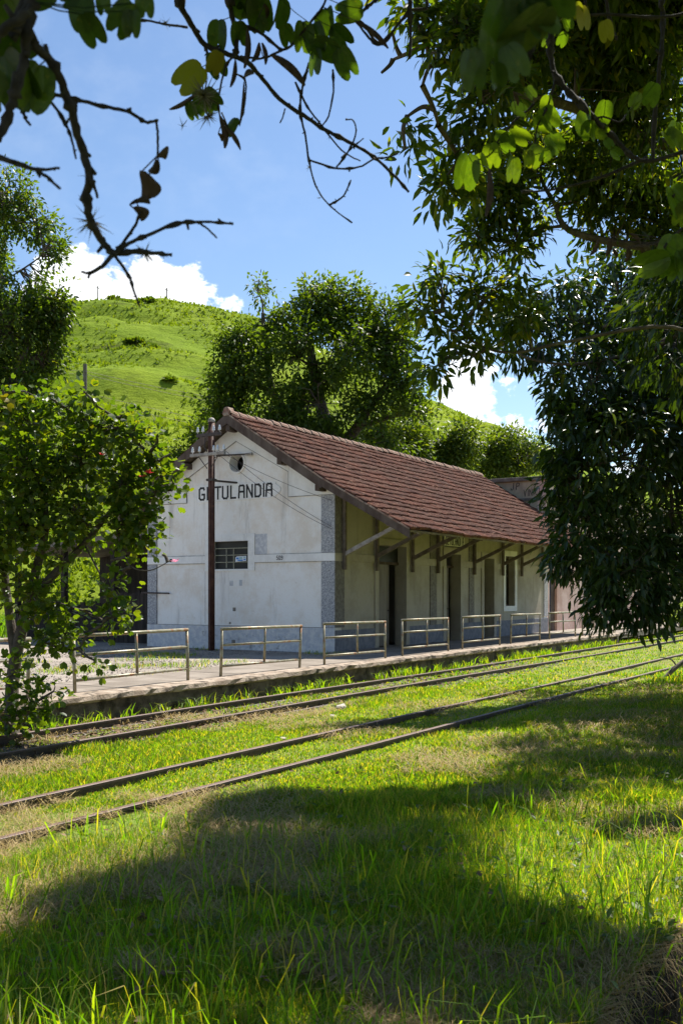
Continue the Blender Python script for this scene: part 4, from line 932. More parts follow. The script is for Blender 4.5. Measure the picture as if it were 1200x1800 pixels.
# small flowering tree at the left by the platform
b = Vector((8.75, 10.45, -.2))
sm = build_tree('orchid_tree', 'small bushy tree with split rounded leaves at the platform edge', 'tree', b,
    [([b, at(22, 1200, 13.2), at(40, 1100, 13.2), at(62, 1010, 13.2), at(80, 930, 13.2), at(75, 850, 13.2)], .10, .04), ([at(50, 1060, 13.2), at(95, 1010, 13.0), at(140, 965, 13), at(190, 905, 13), at(235, 850, 13)], .07, .02), ([at(28, 1160, 13.2), at(12, 1040, 13.3), at(0, 930, 13.4), at(-30, 820, 13.5)], .07, .025), ([at(205, 930, 12.8), at(225, 990, 12.7), at(262, 1003, 12.6), at(300, 985, 12.6)], .012, .005), ([at(150, 960, 13), at(180, 1020, 12.8), at(190, 1085, 12.7)], .015, .006)],
    [lobe(60, 745, 13.2, 42), lobe(20, 725, 13.2, 32), lobe(125, 725, 13.2, 36), lobe(185, 755, 13.2, 38), lobe(235, 775, 13, 30), lobe(265, 800, 13, 24), lobe(285, 840, 13, 20), lobe(262, 875, 12.8, 24), lobe(50, 830, 13, 65), lobe(140, 820, 13, 60), lobe(215, 850, 12.9, 45), lobe(-30, 830, 13.4, 80), lobe(40, 920, 13, 60), lobe(140, 910, 13, 50), lobe(215, 920, 12.8, 32), lobe(245, 925, 12.8, 18), lobe(-20, 1000, 13.2, 60), lobe(110, 985, 12.8, 36), lobe(195, 985, 12.7, 24), lobe(190, 1045, 12.7, 26, 1.3), lobe(210, 1080, 12.7, 16), lobe(178, 1100, 12.7, 16), lobe(105, 1060, 12.8, 36), lobe(60, 1040, 12.8, 36), lobe(25, 1080, 13, 40), lobe(115, 1115, 12.8, 22), lobe(140, 1140, 12.7, 12), lobe(165, 1160, 12.6, 10), lobe(80, 1130, 12.8, 24), lobe(60, 1235, 12.6, 30), lobe(95, 1215, 12.6, 18), lobe(15, 1190, 12.8, 34), lobe(20, 1260, 12.6, 24), lobe(300, 988, 12.6, 10, 1, 7), lobe(285, 975, 12.6, 7, 1, 5)] + [lobe(x_, y_, 12.9, 11, 1, 1.0) for x_, y_ in ((5, 690), (45, 688), (92, 702), (150, 690), (168, 712), (214, 730), (243, 742), (276, 768), (300, 798), (306, 836), (300, 862), (282, 896), (258, 916), (262, 946), (236, 962), (222, 1010), (150, 1075))],
    LEAF_SPLIT, 'leaf_near', 1150, 7, .27, .09, droop=.15, seed=17, gap=.38, gscale=2.2, single=300, shell=.1, twig_r=.005, twig_share=.7)
def flower(c, r, mat, parent, seed):
    q = np.random.default_rng(seed); n = 6
    ax = unit(np.stack([np.cos(np.arange(n) * 6.283 / n), np.sin(np.arange(n) * 6.283 / n), .4 + .3 * q.random(n)], 1) + q.normal(size=(n, 3)) * .25)
    V, T, _ = place_leaves(LEAF_OVAL, np.repeat(np.array(c)[None], n, 0), ax, np.tile(np.array([[0, 0, 1.]]), (n, 1)) + q.normal(size=(n, 3)) * .2, np.full(n, r))
    return link('flower', np_mesh('flower', V, T, np.repeat(q.random(n), 4)), mat, parent)
flower(at(309, 988, 12.55), .075, 'petal_pink', sm, 1)
for i, (x_, y_) in enumerate(((250, 838), (262, 832), (180, 800))): flower(at(x_, y_, 12.5), .07, 'petal_red', sm, 5 + i)
for i, (x_, y_) in enumerate(((10, 705), (22, 715), (5, 740))):
    q = np.random.default_rng(i); V, T, _ = place_leaves(LEAF_SPLIT, q.normal(size=(3, 3)) * .08 + np.array(at(x_, y_, 12.4)), q.normal(size=(3, 3)), q.normal(size=(3, 3)) * .3 + np.array([-.6, -.4, .5]), np.full(3, .11))
    for k in range(3): link('yellow_leaf', np_mesh('yellow_leaf', V[k * 8:k * 8 + 8], LEAF_SPLIT[1], np.full(8, .3)), 'leaf_yellow', sm)

# ------------------------------------------------------------------ the tree over the photographer: branches with split leaves and pods
ot = thing('overhanging_tree', (.4, -2.4, -.1), 'orchid tree whose bare twigs and split leaves hang into the top of view', 'tree')
limb = MB()
for pts, ra, rb in (([(.4, -2.4, -.3), (.45, -2.3, 1.2), (.6, -2.0, 2.8), (.9, -1.4, 3.9)], .16, .10), ([(.9, -1.4, 3.9), (1.4, -.2, 4.5), (1.9, .9, 4.6), (2.0, 2.2, 4.3), (1.7, 3.0, 4.0)], .08, .03), ([(.9, -1.4, 3.9), (2.2, -.9, 4.6), (3.4, -.2, 4.9), (4.2, .6, 4.9)], .07, .03)):
    cp = curve_pts(pts, 6); limb.tube(cp, taper(len(cp), ra, rb), 9)
limb.obj('trunk', 'bark', ot, smooth=True)
HOLD = [Vector(p) for p in ((1.4, -.2, 4.5), (1.9, .9, 4.6), (2.0, 2.2, 4.3), (1.7, 3.0, 4.0), (2.2, -.9, 4.6), (3.4, -.2, 4.9), (4.2, .6, 4.9))]
bnodes = []      # (point, branch object) for the leaf stalks
ob = random.Random(77)
def branch(pts, D, r0, r1, sc_=1.0, ox=0, oy=0, up=False, dz=0.0, knots=True):
    """pts in crop pixels; D depth (or pair)"""
    D0, D1 = D if isinstance(D, tuple) else (D, D)
    n = len(pts); P = []
    for i, (x, y) in enumerate(pts):
        t = i / max(n - 1, 1); P.append(at(ox + x / sc_, oy + y / sc_, D0 + (D1 - D0) * t + ob.uniform(-1, 1) * .006 * D0))
    if up:      # carried on out of view to the limb overhead
        h = min(HOLD, key=lambda q: (q - P[0]).length); P = [h, h.lerp(P[0], .5) + Vector((0, 0, .25))] + P
    cp = curve_pts(P, 5 if len(P) > 3 else 7); m = len(cp); rr = []
    for i, p in enumerate(cp):
        j = .35 * r1 if i else 0
        cp[i] = p + Vector((ob.uniform(-j, j), ob.uniform(-j, j), ob.uniform(-j, j)))
        rr.append((r0 + (r1 - r0) * i / (m - 1)) * (ob.uniform(.92, 1.12) if not (knots and ob.random() < .12) else ob.uniform(1.4, 1.9)))
    mb = MB().tube(cp, rr, 7)
    for i in range(2, m - 1):      # buds and short spurs
        if knots and ob.random() < .16:
            d = Vector((ob.gauss(0, 1), ob.gauss(0, 1), ob.gauss(0, 1))).normalized(); L = rr[i] * ob.uniform(1.6, 3.6)
            mb.tube([cp[i], cp[i] + d * L], [rr[i] * .7, rr[i] * .45], 5)
    o = mb.obj('branch', 'twig', ot, smooth=True, fix=False)
    bnodes.extend((p, o) for p in cp); return o
c5 = 1.667
A = lambda pts, D, r0, r1, up=False: branch(pts, D, r0, r1, c5, 0, 0, up)
A([(95, -40), (95, 0), (85, 80), (75, 170), (50, 260), (25, 330), (-5, 415)], 1.5, .0085, .0065, True)
A([(-40, 110), (0, 95), (60, 55), (92, 25)], 1.45, .008, .006)
A([(88, 95), (105, 140), (150, 180), (190, 260), (215, 340), (240, 430), (262, 510), (258, 580), (265, 650), (300, 705), (335, 745)], (1.5, 1.75), .0075, .0065)
A([(262, 505), (275, 540), (288, 582)], 1.65, .004, .002)
A([(335, 745), (370, 718), (430, 690), (520, 655), (585, 650), (640, 652), (682, 655)], (1.75, 1.85), .004, .0018)
A([(580, 650), (610, 672), (636, 698)], 1.83, .0022, .0015)
A([(335, 745), (400, 738), (450, 742), (505, 747)], (1.75, 1.8), .0055, .0025)
A([(338, 750), (378, 808), (395, 860), (412, 902)], 1.75, .003, .0015)
A([(330, 748), (300, 780), (262, 800), (238, 795)], 1.73, .0045, .002); A([(265, 798), (258, 815)], 1.73, .003, .002)
A([(350, 728), (392, 668), (412, 622)], 1.76, .0035, .002)
A([(-10, 155), (60, 210), (130, 265), (220, 290), (320, 315), (380, 328), (425, 357), (462, 352)], (1.6, 1.75), .004, .0025)
A([(458, 352), (463, 400), (462, 455)], 1.75, .0025, .0018); A([(375, 325), (384, 318)], 1.7, .0025, .002)
A([(125, 265), (180, 340), (208, 400), (224, 466)], 1.65, .003, .0016)
A([(-5, 160), (25, 230), (60, 310), (75, 345), (90, 366)], 1.6, .0035, .002)
A([(-10, 458), (60, 482), (110, 496), (176, 493)], 1.5, .005, .0018); A([(105, 496), (140, 520), (178, 553)], 1.52, .003, .002)
A([(515, -60), (520, 0), (560, 70), (600, 130), (660, 155), (720, 180), (760, 220), (820, 290), (900, 345), (950, 380), (1020, 415), (1095, 460), (1150, 510), (1198, 562)], (2.4, 2.8), .0085, .0035, True)
A([(660, -60), (665, 0), (685, 60), (692, 110), (690, 160)], 2.5, .0075, .006, True)
A([(685, 65), (760, 95), (830, 145), (880, 100), (945, 20), (960, -30)], 2.5, .004, .0028)
A([(600, 130), (615, 180), (640, 225)], 2.5, .004, .003)
A([(905, 185), (885, 260), (880, 330), (895, 400), (905, 470), (925, 545), (965, 602), (1032, 653)], 2.7, .0035, .0018)
A([(965, 600), (1005, 575), (1028, 528)], 2.7, .0028, .002); A([(905, 468), (980, 492), (1050, 490), (1097, 463)], 2.7, .003, .0022)
A([(985, 490), (1022, 440), (1042, 390), (1035, 354), (1014, 350)], 2.7, .0026, .0018); A([(865, 240), (900, 312), (940, 365), (1000, 440), (1056, 472)], 2.7, .003, .0018)
A([(1000, 462), (1030, 435), (1065, 405)], 2.7, .0022, .0015); A([(975, 205), (976, 270), (962, 340), (945, 366)], 2.7, .003, .002)
A([(1200, -30), (1200, 20), (1160, 80), (1112, 132), (1080, 110), (1040, 60)], 2.6, .004, .003, True); A([(1040, 58), (1075, 22), (1112, -10)], 2.6, .004, .004)
A([(550, 80), (480, 70), (420, 60), (350, 70)], 2.3, .003, .0018); A([(830, 145), (770, 170), (705, 165)], 2.5, .003, .003)
A([(690, 160), (660, 200), (640, 300), (650, 360)], 2.5, .003, .002); A([(690, 215), (720, 240), (715, 320), (700, 365)], 2.5, .0025, .0015); A([(650, 330), (680, 400), (705, 440)], 2.5, .0022, .0012)
A([(835, 318), (828, 345), (820, 360)], 2.7, .002, .0018)
A([(1095, 462), (1130, 462), (1165, 450)], 2.75, .0028, .002)
c6 = 2.143
Bq = lambda pts, D, r0, r1, up=False: branch(pts, D, r0, r1, c6, 640, 0, up)
Bq([(700, -80), (705, 100), (700, 190), (720, 285), (790, 370), (870, 450), (940, 520), (1010, 590), (1085, 605), (1250, 560)], 3.0, .0095, .006, True)
Bq([(1135, -60), (1128, 60), (1110, 250), (1090, 480), (1085, 600)], 3.2, .007, .006, True)
Bq([(1062, 595), (960, 640), (870, 675), (700, 715), (592, 722)], 3.2, .006, .003)
Bq([(830, -40), (790, 50), (920, 55), (1120, 65), (1250, 40)], 3.0, .005, .004, True)
Bq([(905, -40), (920, 60), (950, 150)], 3.0, .006, .004, True)
Bq([(640, 390), (610, 420), (560, 460), (480, 560), (420, 610)], 3.0, .004, .002); Bq([(720, 300), (690, 400), (650, 480), (640, 560)], 3.0, .0035, .002)
Bq([(870, 450), (900, 440), (960, 460), (985, 430)], 3.0, .003, .002); Bq([(1250, 830), (1200, 860), (1150, 900), (1130, 930)], 2.8, .005, .003); Bq([(1250, 700), (1190, 720), (1160, 740)], 2.8, .005, .003)
Bq([(200, -60), (170, 40), (130, 90), (60, 165), (0, 95), (-40, 60)], 3.0, .005, .004, True); Bq([(175, 0), (175, 120), (170, 220)], 3.0, .005, .004); Bq([(20, -20), (0, 40)], 2.9, .003, .002)
Bq([(600, -60), (590, 20), (560, 60)], 1.25, .004, .003, True); Bq([(690, -60), (690, -20)], 1.25, .004, .003, True)

# the split leaf: two rounded lobes either side of the midrib, folded a little, veins as shallow ridges
def split_leaf(fold, notch, curl):
    n = 11; v = [(0, 0, 0), (1 - notch, 0, 0)]; f = []
    for s in (-1, 1):
        b_ = len(v)
        for i in range(n):
            t = i / (n - 1); a = math.pi * (1.0 - t)        # outline of one lobe from stalk to notch
            x = .5 + .54 * math.cos(a * .98); y = .235 + .215 * math.cos(math.pi * (2 * abs(t - .45)) ) if .05 < t < .93 else .02
            y = .40 * math.sin(a * .96 + .06) ** .6 * (1 - .10 * t) + .015
            if t > .92: x -= notch * .35
            v.append((x, s * y, abs(y) * fold - curl * (x - .4) ** 2))
        mid = len(v); v.append((.48, s * .2, .2 * fold * .7 + .012))
        ring = [0] + list(range(b_, b_ + n)) + [1]
        for i in range(len(ring) - 1): f.append((ring[i], ring[i + 1], mid) if s < 0 else (ring[i + 1], ring[i], mid))
        f.append((1, 0, mid) if s < 0 else (0, 1, mid))
    return v, f
leaf_meshes = []
for fo, no, cu in ((.10, .20, .10), (.35, .26, .16), (.7, .22, .2), (-.15, .24, .12)):
    v, f = split_leaf(fo, no, cu); leaf_meshes.append((v, f))
def hang_leaf(x, y, r, D, sc_, ox, oy, mat='leaf_near', ang=None, face=None, shape=None, name='leaf'):
    c = at(ox + x / sc_, oy + y / sc_, D); L = 2.15 * r / sc_ / FPX * D
    view = (c - Vector((0, 0, EYE))).normalized(); right = view.cross(Vector((0, 0, 1))).normalized(); upv = right.cross(view)
    a = math.radians(ang if ang is not None else -90 + ob.gauss(0, 32))
    ax = (right * math.cos(a) + upv * math.sin(a) + view * ob.gauss(0, .25)).normalized()
    nm = (-view + right * ob.gauss(0, .45) + upv * ob.gauss(0, .45)) if face is None else face
    nm = (nm - ax * nm.dot(ax)).normalized(); sd = nm.cross(ax)
    v, f = leaf_meshes[shape if shape is not None else ob.randrange(4)]
    base = c - ax * L * .5
    V = [tuple(base + ax * p[0] * L + sd * p[1] * L + nm * p[2] * L) for p in v]
    near, br = min(bnodes, key=lambda q: (q[0] - base).length)
    m = MB(); m.v = V; m.f = list(f)
    dist = (near - base).length
    mid = base.lerp(near, .5) + Vector((0, 0, -.06 * dist))
    m.tube([base + ax * L * .02, mid, near], .0011, 4, cap=False)
    me = bpy.data.meshes.new(name); me.from_pydata(m.v, [], m.f)
    at_ = me.attributes.new('tint', 'FLOAT', 'POINT'); at_.data.foreach_set('value', [0.0] * len(m.v))
    o = link(name, me, mat, br); return o
for x, y, r, *k in ((245, 40, 48), (270, 88, 44), (302, 10, 28), (360, 55, 48), (388, 72, 34), (425, 12, 34), (205, 0, 26), (60, 235, 74), (22, 30, 95), (98, 258, 62), (30, 150, 70), (-5, 270, 50), (120, -10, 40)):
    hang_leaf(x, y, r, 1.55, c5, 0, 0, 'leaf_hang_shaded')
for x, y, r in ((640, 105, 38), (700, 100, 32), (760, 40, 46), (812, 38, 38), (772, 72, 20), (842, 105, 28), (885, 110, 38), (925, 115, 40), (955, 150, 38), (920, 182, 34), (1020, 32, 40), (962, 70, 40), (1000, 108, 34), (636, 192, 34), (565, 325, 24), (676, 372, 28), (625, 290, 30), (700, 20, 30), (730, 15, 34), (1015, 185, 40), (595, 300, 34)):
    hang_leaf(x, y, r, 2.5, c5, 0, 0, 'leaf_hang_shaded')
hang_leaf(555, 228, 48, 2.5, c5, 0, 0, 'leaf_yellow', ang=-140); hang_leaf(630, 185, 30, 2.45, c5, 0, 0, 'leaf_yellow')
for x, y, r in ((500, 140, 118), (600, 120, 112), (405, 265, 66), (690, 20, 95), (565, 235, 62), (498, 285, 42), (640, 60, 70), (540, 30, 80)):
    hang_leaf(x, y, r, 1.2, c6, 640, 0, 'leaf_hang_shaded')
for x, y, r in ((380, 650, 58), (480, 590, 42), (592, 510, 38), (640, 590, 38), (692, 450, 42), (716, 540, 38), (692, 395, 32), (655, 475, 34), (560, 640, 42), (540, 540, 34), (520, 510, 26), (830, 458, 44), (896, 425, 40), (850, 492, 36), (886, 495, 32), (1020, 378, 28), (1080, 358, 40), (1155, 530, 42), (1160, 490, 30), (920, 540, 20), (950, 578, 24), (445, 610, 30), (690, 580, 26), (610, 600, 30), (745, 150, 24), (765, 90, 24), (690, 150, 26)):
    hang_leaf(x, y, r, 3.0, c6, 640, 0)
for x, y, r in ((1172, 762, 56), (1085, 988, 58), (1152, 955, 62), (1150, 1012, 40), (1195, 810, 40), (1195, 1000, 50)): hang_leaf(x, y, r, 2.8, c6, 640, 0)
for x, y, r in ((822, 68, 40), (910, 118, 34), (800, 40, 26)): hang_leaf(x, y, r, 2.9, c6, 640, 0, 'leaf_yellow', ang=-80)
for x, y, r in ((625, 350, 24), (580, 412, 30)): hang_leaf(x, y, r, 2.95, c6, 640, 0, 'leaf_mango')
# unseen crown above the view, leaves added sunward to shade the hanging ones
q = np.random.default_rng(55); cps = []
for (px, py, D, n) in ((40, 80, 1.5, 130), (120, 260, 1.6, 120), (330, 40, 2.4, 30), (480, 60, 2.5, 35), (560, 60, 2.5, 25), (900, 60, 1.2, 150), (840, 110, 1.2, 90), (960, 20, 1.2, 60)):
    p = np.array(at(px, py, D)); t = .55 + 1.1 * q.random(n); cps.append(p + np.array(SUN)[None] * t[:, None] + q.normal(size=(n, 3)) * .17)

# more unseen crown, added over and behind the photographer to dim foreground sky light
o_ = np.stack([q.uniform(-5, 5.5, 9000), q.uniform(-6, 3.5, 9000), q.uniform(4.6, 8.2, 9000)], 1)
o_ = o_[(vnoise(o_ * .8, 9) > .42) & (o_[:, 0] - .63 * o_[:, 2] < 1.8)]
o2 = np.stack([q.uniform(0, 12, 5000), q.uniform(-8, -.9, 5000), q.uniform(4.4, 8.5, 5000)], 1); o_ = np.concatenate([o_, o2[vnoise(o2 * .6, 10) > .45]])
cps = np.concatenate(cps + [o_])
Dc = cps @ np.array([FW[0], FW[1], 0]); pyc = HY - FPX * (cps[:, 2] - EYE) / np.maximum(Dc, .05)
pxc = CX + FPX * (cps @ np.array([RT[0], RT[1], 0])) / np.maximum(Dc, .05)
cps = cps[(Dc < .1) | (pyc < -150) | (pxc > 1420)]; n = len(cps)
V, T, _ = place_leaves(LEAF_SPLIT, cps, q.normal(size=(n, 3)) + np.array([0, 0, -.6]), q.normal(size=(n, 3)) * .6 + np.array([0, 0, 1]), .085 + .04 * q.random(n) + .10 * (cps[:, 2] > 4.55))
kind(link('crown', np_mesh('crown', V, T, np.repeat(q.random(n), 8)), 'leaf_hang_shaded', ot), 'stuff')
m = MB()
for p in cps[::40]:
    h = min(HOLD, key=lambda z: (z - Vector(p)).length); m.tube([h, h.lerp(Vector(p), .5) + Vector((0, 0, .08)), Vector(p)], [.01, .006, .003], 5)
m.obj('branch', 'twig', ot, fix=False)
# dry curled leaves and flat dark pods
def pod(x0, y0, x1, y1, wpx, D, sc_, ox, oy, mat='pod', name='pod'):
    a = at(ox + x0 / sc_, oy + y0 / sc_, D); b = at(ox + x1 / sc_, oy + y1 / sc_, D * 1.01); w_ = wpx / sc_ / FPX * D
    d = (b - a).normalized(); view = (a - Vector((0, 0, EYE))).normalized(); s = d.cross(view).normalized(); m = MB(); k = 9
    for i in range(k):
        t = i / (k - 1); ww = w_ * math.sin(math.pi * (.04 + .93 * t)) ** .55 * .5; c = a.lerp(b, t) + s * math.sin(t * 2.7) * w_ * .5
        for off, dp in ((ww, 0), (0, w_ * .12), (-ww, 0), (0, -w_ * .12)): m.v.append(tuple(c + s * off + view * dp))
    for i in range(k - 1):
        for j in range(4): m.f.append((i * 4 + j, i * 4 + (j + 1) % 4, i * 4 + 4 + (j + 1) % 4, i * 4 + 4 + j))
    m.f += [(0, 1, 2, 3), tuple(range(k * 4 - 4, k * 4))]
    near, br = min(bnodes, key=lambda q: (q[0] - a).length)
    m.tube([a, near], .0012, 4)
    me = bpy.data.meshes.new(name); me.from_pydata(m.v, [], m.f); link(name, me, mat, br, smooth=False)
for q in ((722, -30, 720, 55, 26), (725, 85, 712, 200, 18), (795, 160, 890, 255, 24), (760, 125, 735, 180, 16), (575, 275, 495, 318, 14), (715, 225, 745, 218, 18), (645, 340, 655, 435, 20), (660, 370, 702, 440, 14), (690, 175, 672, 255, 14), (1045, 62, 1135, 145, 16), (715, 240, 700, 370, 9), (640, 390, 648, 415, 14), (775, 10, 778, 55, 14), (768, 125, 775, 190, 14)):
    pod(*q, 2.48, c5, 0, 0)
for q in ((470, 635, 452, 815, 26), (560, 345, 575, 400, 14), (880, 905, 845, 960, 18), (920, 890, 905, 965, 22), (1040, 930, 1042, 975, 18), (990, 930, 978, 985, 24), (935, 940, 945, 975, 16), (1000, 880, 1035, 920, 16)):
    pod(*q, 2.9, c6, 640, 0)
for q in ((462, 455, 485, 470, 38), (465, 470, 432, 500, 26), (418, 500, 412, 585, 52), (435, 520, 440, 580, 36), (400, 590, 440, 600, 22), (395, 605, 412, 650, 36), (380, 600, 430, 588, 12)):
    pod(*q, 1.75, c5, 0, 0, 'leaf_dry', 'dry_leaf')
def tuft(x, y, rpx, D, sc_, ox, oy, n=26, mat='air_plant'):
    c = np.array(at(ox + x / sc_, oy + y / sc_, D)); R_ = rpx / sc_ / FPX * D; q = np.random.default_rng(int(x * 7 + y))
    d = unit(q.normal(size=(n, 3)) + np.array([0, 0, -.25])); s = np.cross(d, unit(q.normal(size=(n, 3)))); s = unit(s) * R_ * .045
    L = R_ * (.5 + .7 * q.random(n))[:, None]; bend = q.normal(size=(n, 3)) * R_ * .12
    V = np.stack([c + s, c - s, c + d * L * .55 + bend + s * .7, c + d * L * .55 + bend - s * .7, c + d * L + bend * 2.2], 1).reshape(-1, 3)
    T = (np.array([(0, 1, 2), (1, 3, 2), (2, 3, 4)])[None] + (np.arange(n) * 5)[:, None, None]).reshape(-1, 3)
    near, br = min(bnodes, key=lambda z: (z[0] - Vector(c)).length)
    o = link('air_plant', np_mesh('air_plant', V, T, np.repeat(q.random(n), 5)), mat, br); return o
for q in ((268, 648, 52, 1.72, 60), (425, 740, 36, 1.78, 40), (245, 580, 16, 1.7, 20), (258, 515, 20, 1.7, 20), (128, 140, 20, 1.55, 24), (200, 352, 14, 1.62, 16), (388, 905, 14, 1.75, 20), (485, 66, 18, 2.3, 24), (480, 745, 18, 1.8, 18)):
    tuft(*q[:4], c5, 0, 0, q[4])
for q in ((598, 280, 55, 2.45, 70), (610, 340, 40, 2.45, 50), (535, 370, 24, 2.45, 16), (965, 402, 12, 2.7, 14), (905, 490, 16, 2.7, 16), (935, 580, 12, 2.7, 12), (968, 605, 12, 2.7, 12)): tuft(*q[:4], c5, 0, 0, q[4])

# ------------------------------------------------------------------ hill details
for i, (px, h, lab) in enumerate(((171, 5.4, 'thin power pole on the hilltop, left of the pair'), (291, 4.8, 'thin power pole on the hilltop beside the ridge bushes'))):
    p = hill_pt(px, 1.0)
    hp = thing('hill_pole', p, lab, 'pole', 'thin poles on the hilltop')
    MB().tube([(p.x, p.y, p.z - 1.5), (p.x, p.y, p.z + h)], [.16, .12], 8).obj('post', 'hill_post', hp)
    MB().box(p.x - .5, p.x + .5, p.y - .06, p.y + .06, p.z + h - .5, p.z + h - .38).obj('crossarm', 'hill_post', hp)
pb = gnd(150, 76, hill_pt(150, .13).z - .5); ptop = at(150, 640, 76)
mp_ = thing('utility_pole', pb, 'stout grey power pole standing at the foot of the hill', 'pole')
MB().tube([pb, ptop], [.20, .15], 10).obj('post', 'hill_post', mp_)
for i, (y0, y1, y2, lab) in enumerate(((590, 652, 742, 'topmost power wire before the green hill'), (597, 658, 752, 'second power wire from the top before the hill'), (640, 690, 790, 'third power wire low before the hill'), (648, 700, 805, 'lowest power wire before the hill'))):
    p0, p1, p2 = at(-420, y0 - 40, 74), at(150, y1, 76), at(840, y2, 80)
    pts = []
    for a_, b_ in ((p0, p1), (p1, p2)):
        pts += [a_.lerp(b_, t / 10) - Vector((0, 0, .9 * 4 * (t / 10) * (1 - t / 10))) for t in range(10)]
    tag(MB().tube(pts + [p2], .016, 5).obj('wire', 'galvanised'), lab, 'wire', 'power wires before the hill')
# bare grey tree on the slope
def bare_tree(base, H, seed):
    r = random.Random(seed); m = MB()
    def grow(p, d, L, ra, dep):
        q = p + d * L; m.tube([p, p.lerp(q, .5) + Vector((r.gauss(0, .06), r.gauss(0, .06), 0)) * L, q], [ra, ra * .85, ra * .62], 5, cap=False)
        if dep == 0: return
        for k in range(3 if dep > 2 else 2):
            nd = (d + Vector((r.gauss(0, .55), r.gauss(0, .55), r.gauss(.1, .35)))).normalized(); grow(q, nd, L * r.uniform(.62, .82), ra * .62, dep - 1)
    grow(Vector(base), Vector((.1, 0, 1)), H * .26, H * .028, 5); return m
p = hill_pt(193, .20); bt = thing('bare_tree', p, 'leafless pale grey tree on the green slope', 'tree')
bare_tree(p - Vector((0, 0, .3)), 7.5, 6).obj('trunk', 'pale_bark', bt, fix=False)
# shrubs on the hill
hs = [(262, .995, 1.3), (275, .99, 1.6), (288, .985, 1.5), (303, .985, 1.7), (318, .98, 1.5), (334, .975, 1.4), (350, .97, 1.2), (372, .96, 1.2), (388, .95, 1.1), (200, .80, 1.3), (213, .79, 1.6), (226, .795, 1.8), (239, .795, 1.8), (252, .80, 1.7), (265, .805, 1.4), (228, .60, 1.0), (243, .595, 1.2), (258, .59, 1.2), (273, .585, 1.0), (120, .34, .9), (143, .36, 1.1), (158, .33, 1.0), (228, .32, .8), (300, .42, .8), (130, .25, .9), (176, .24, .9), (350, .30, 1.0)]
ORD = ['first', 'second', 'third', 'fourth', 'fifth', 'sixth', 'seventh', 'eighth', 'ninth', 'tenth', 'eleventh', 'twelfth']
zone = lambda t: 'along the hilltop ridge' if t > .94 else 'in the hollow below the hilltop' if t > .7 else 'half way up the slope' if t > .45 else 'low on the slope'
for i, (px, t, R_) in enumerate(hs):
    p = hill_pt(px, t); q = np.random.default_rng(300 + i); n = 260; zn = zone(t)
    rank = sorted(h[0] for h in hs if zone(h[1]) == zn).index(px)
    so = thing('hill_shrub', p, 'dark shrub ' + zn + ', ' + ORD[rank] + ' from the left there', 'shrub', 'shrubs ' + zn)
    d = unit(q.normal(size=(n, 3))); d[:, 2] = abs(d[:, 2])
    k_ = np.array([R_ * .9, R_ * .9, R_ * (.45 if t > .94 else .28)])
    pos = np.array(p) + d * k_ * (q.random((n, 1)) ** .4)
    V, T, _ = place_leaves(LEAF_OVAL, pos, d + q.normal(size=(n, 3)) * .5, q.normal(size=(n, 3)) + np.array([0, 0, 1]), .5 + .3 * q.random(n))
    link('crown', np_mesh('crown', V, T, np.repeat(q.random(n) * .8, 4)), 'leaf_broad', so)
    m = MB()
    for j in range(3): m.tube([p - Vector((0, 0, .3)), p + Vector(tuple(d[j] * k_ * .7))], [.07, .03], 5)
    m.obj('stem', 'bark', so)
# coarse grass clumps over the pasture
q = np.random.default_rng(91); n = 36000
bi = q.uniform(60, 1000, n); tt = q.random(n) ** 1.4 * .99 + .01
ii = np.clip(np.searchsorted(bear, bi), 1, len(bear) - 1); jj = np.clip((tt * 149).astype(int), 0, 148)
fi = (bi - bear[ii - 1]) / (bear[ii] - bear[ii - 1]); fj = tt * 149 - jj
def lerp2(A_): return (A_[ii - 1, jj] * (1 - fi) + A_[ii, jj] * fi) * (1 - fj) + (A_[ii - 1, jj + 1] * (1 - fi) + A_[ii, jj + 1] * fi) * fj
P3 = np.stack([lerp2(HX), lerp2(HYv), lerp2(HZ)], 1)
keep = vnoise(P3 * np.array([.10, .10, .25]), 5) + .35 * q.random(n) > .70; P3 = P3[keep]; n = len(P3)
Dh = np.linalg.norm(P3[:, :2], axis=1)
sz = (.13 + .17 * q.random(n)) * (.6 + Dh / 220)
V = []; T = []
V, T, _ = place_leaves(LEAF_OVAL, np.repeat(P3, 3, 0), unit(q.normal(size=(n * 3, 3)) * .6 + np.array([0, 0, 1.0])), q.normal(size=(n * 3, 3)), np.repeat(sz, 3) * 1.6)
kind(link('hill_grass', np_mesh('hill_grass', V, T, np.repeat(q.random(n * 3), 4)), 'hill_blade'), 'stuff', 'coarse grass clumps over the pasture hill')

# ------------------------------------------------------------------ small things on the ground
def rock(name, c, s, seed, mat, label, cat='stone', group=None):
    bm = bmesh.new(); bmesh.ops.create_icosphere(bm, subdivisions=2, radius=1); r = random.Random(seed); 
    for v in bm.verts:
        k = 1 + .28 * math.sin(v.co.x * 3 + seed) * math.cos(v.co.y * 4 - seed) + r.uniform(-.10, .10)
        v.co = Vector((v.co.x * s[0], v.co.y * s[1], v.co.z * s[2])) * k + Vector(c)
    me = bpy.data.meshes.new(name); bm.to_mesh(me); bm.free(); return tag(link(name, me, mat), label, cat, group)
def gz1(x, y): return float(ground_h(np.array([x]), np.array([y]))[0])
def g_at(px, py, z=-.1):
    D = (EYE - z) * FPX / (py - HY); v = at(px, py, D); return v
for i, (px, py, s, lab) in enumerate(((600, 1246, .09, 'pale stone lying in the grass between the two tracks'), (584, 1264, .07, 'pale stone nearer the front track, leaning upright'), (497, 1312 - 8, .055, 'small pale stone close to the front track'))):
    v = g_at(px, py); rock('stone', (v.x, v.y, v.z + .03), (s * 1.2, s * .8, s * .55), i, 'pale_stone', lab)
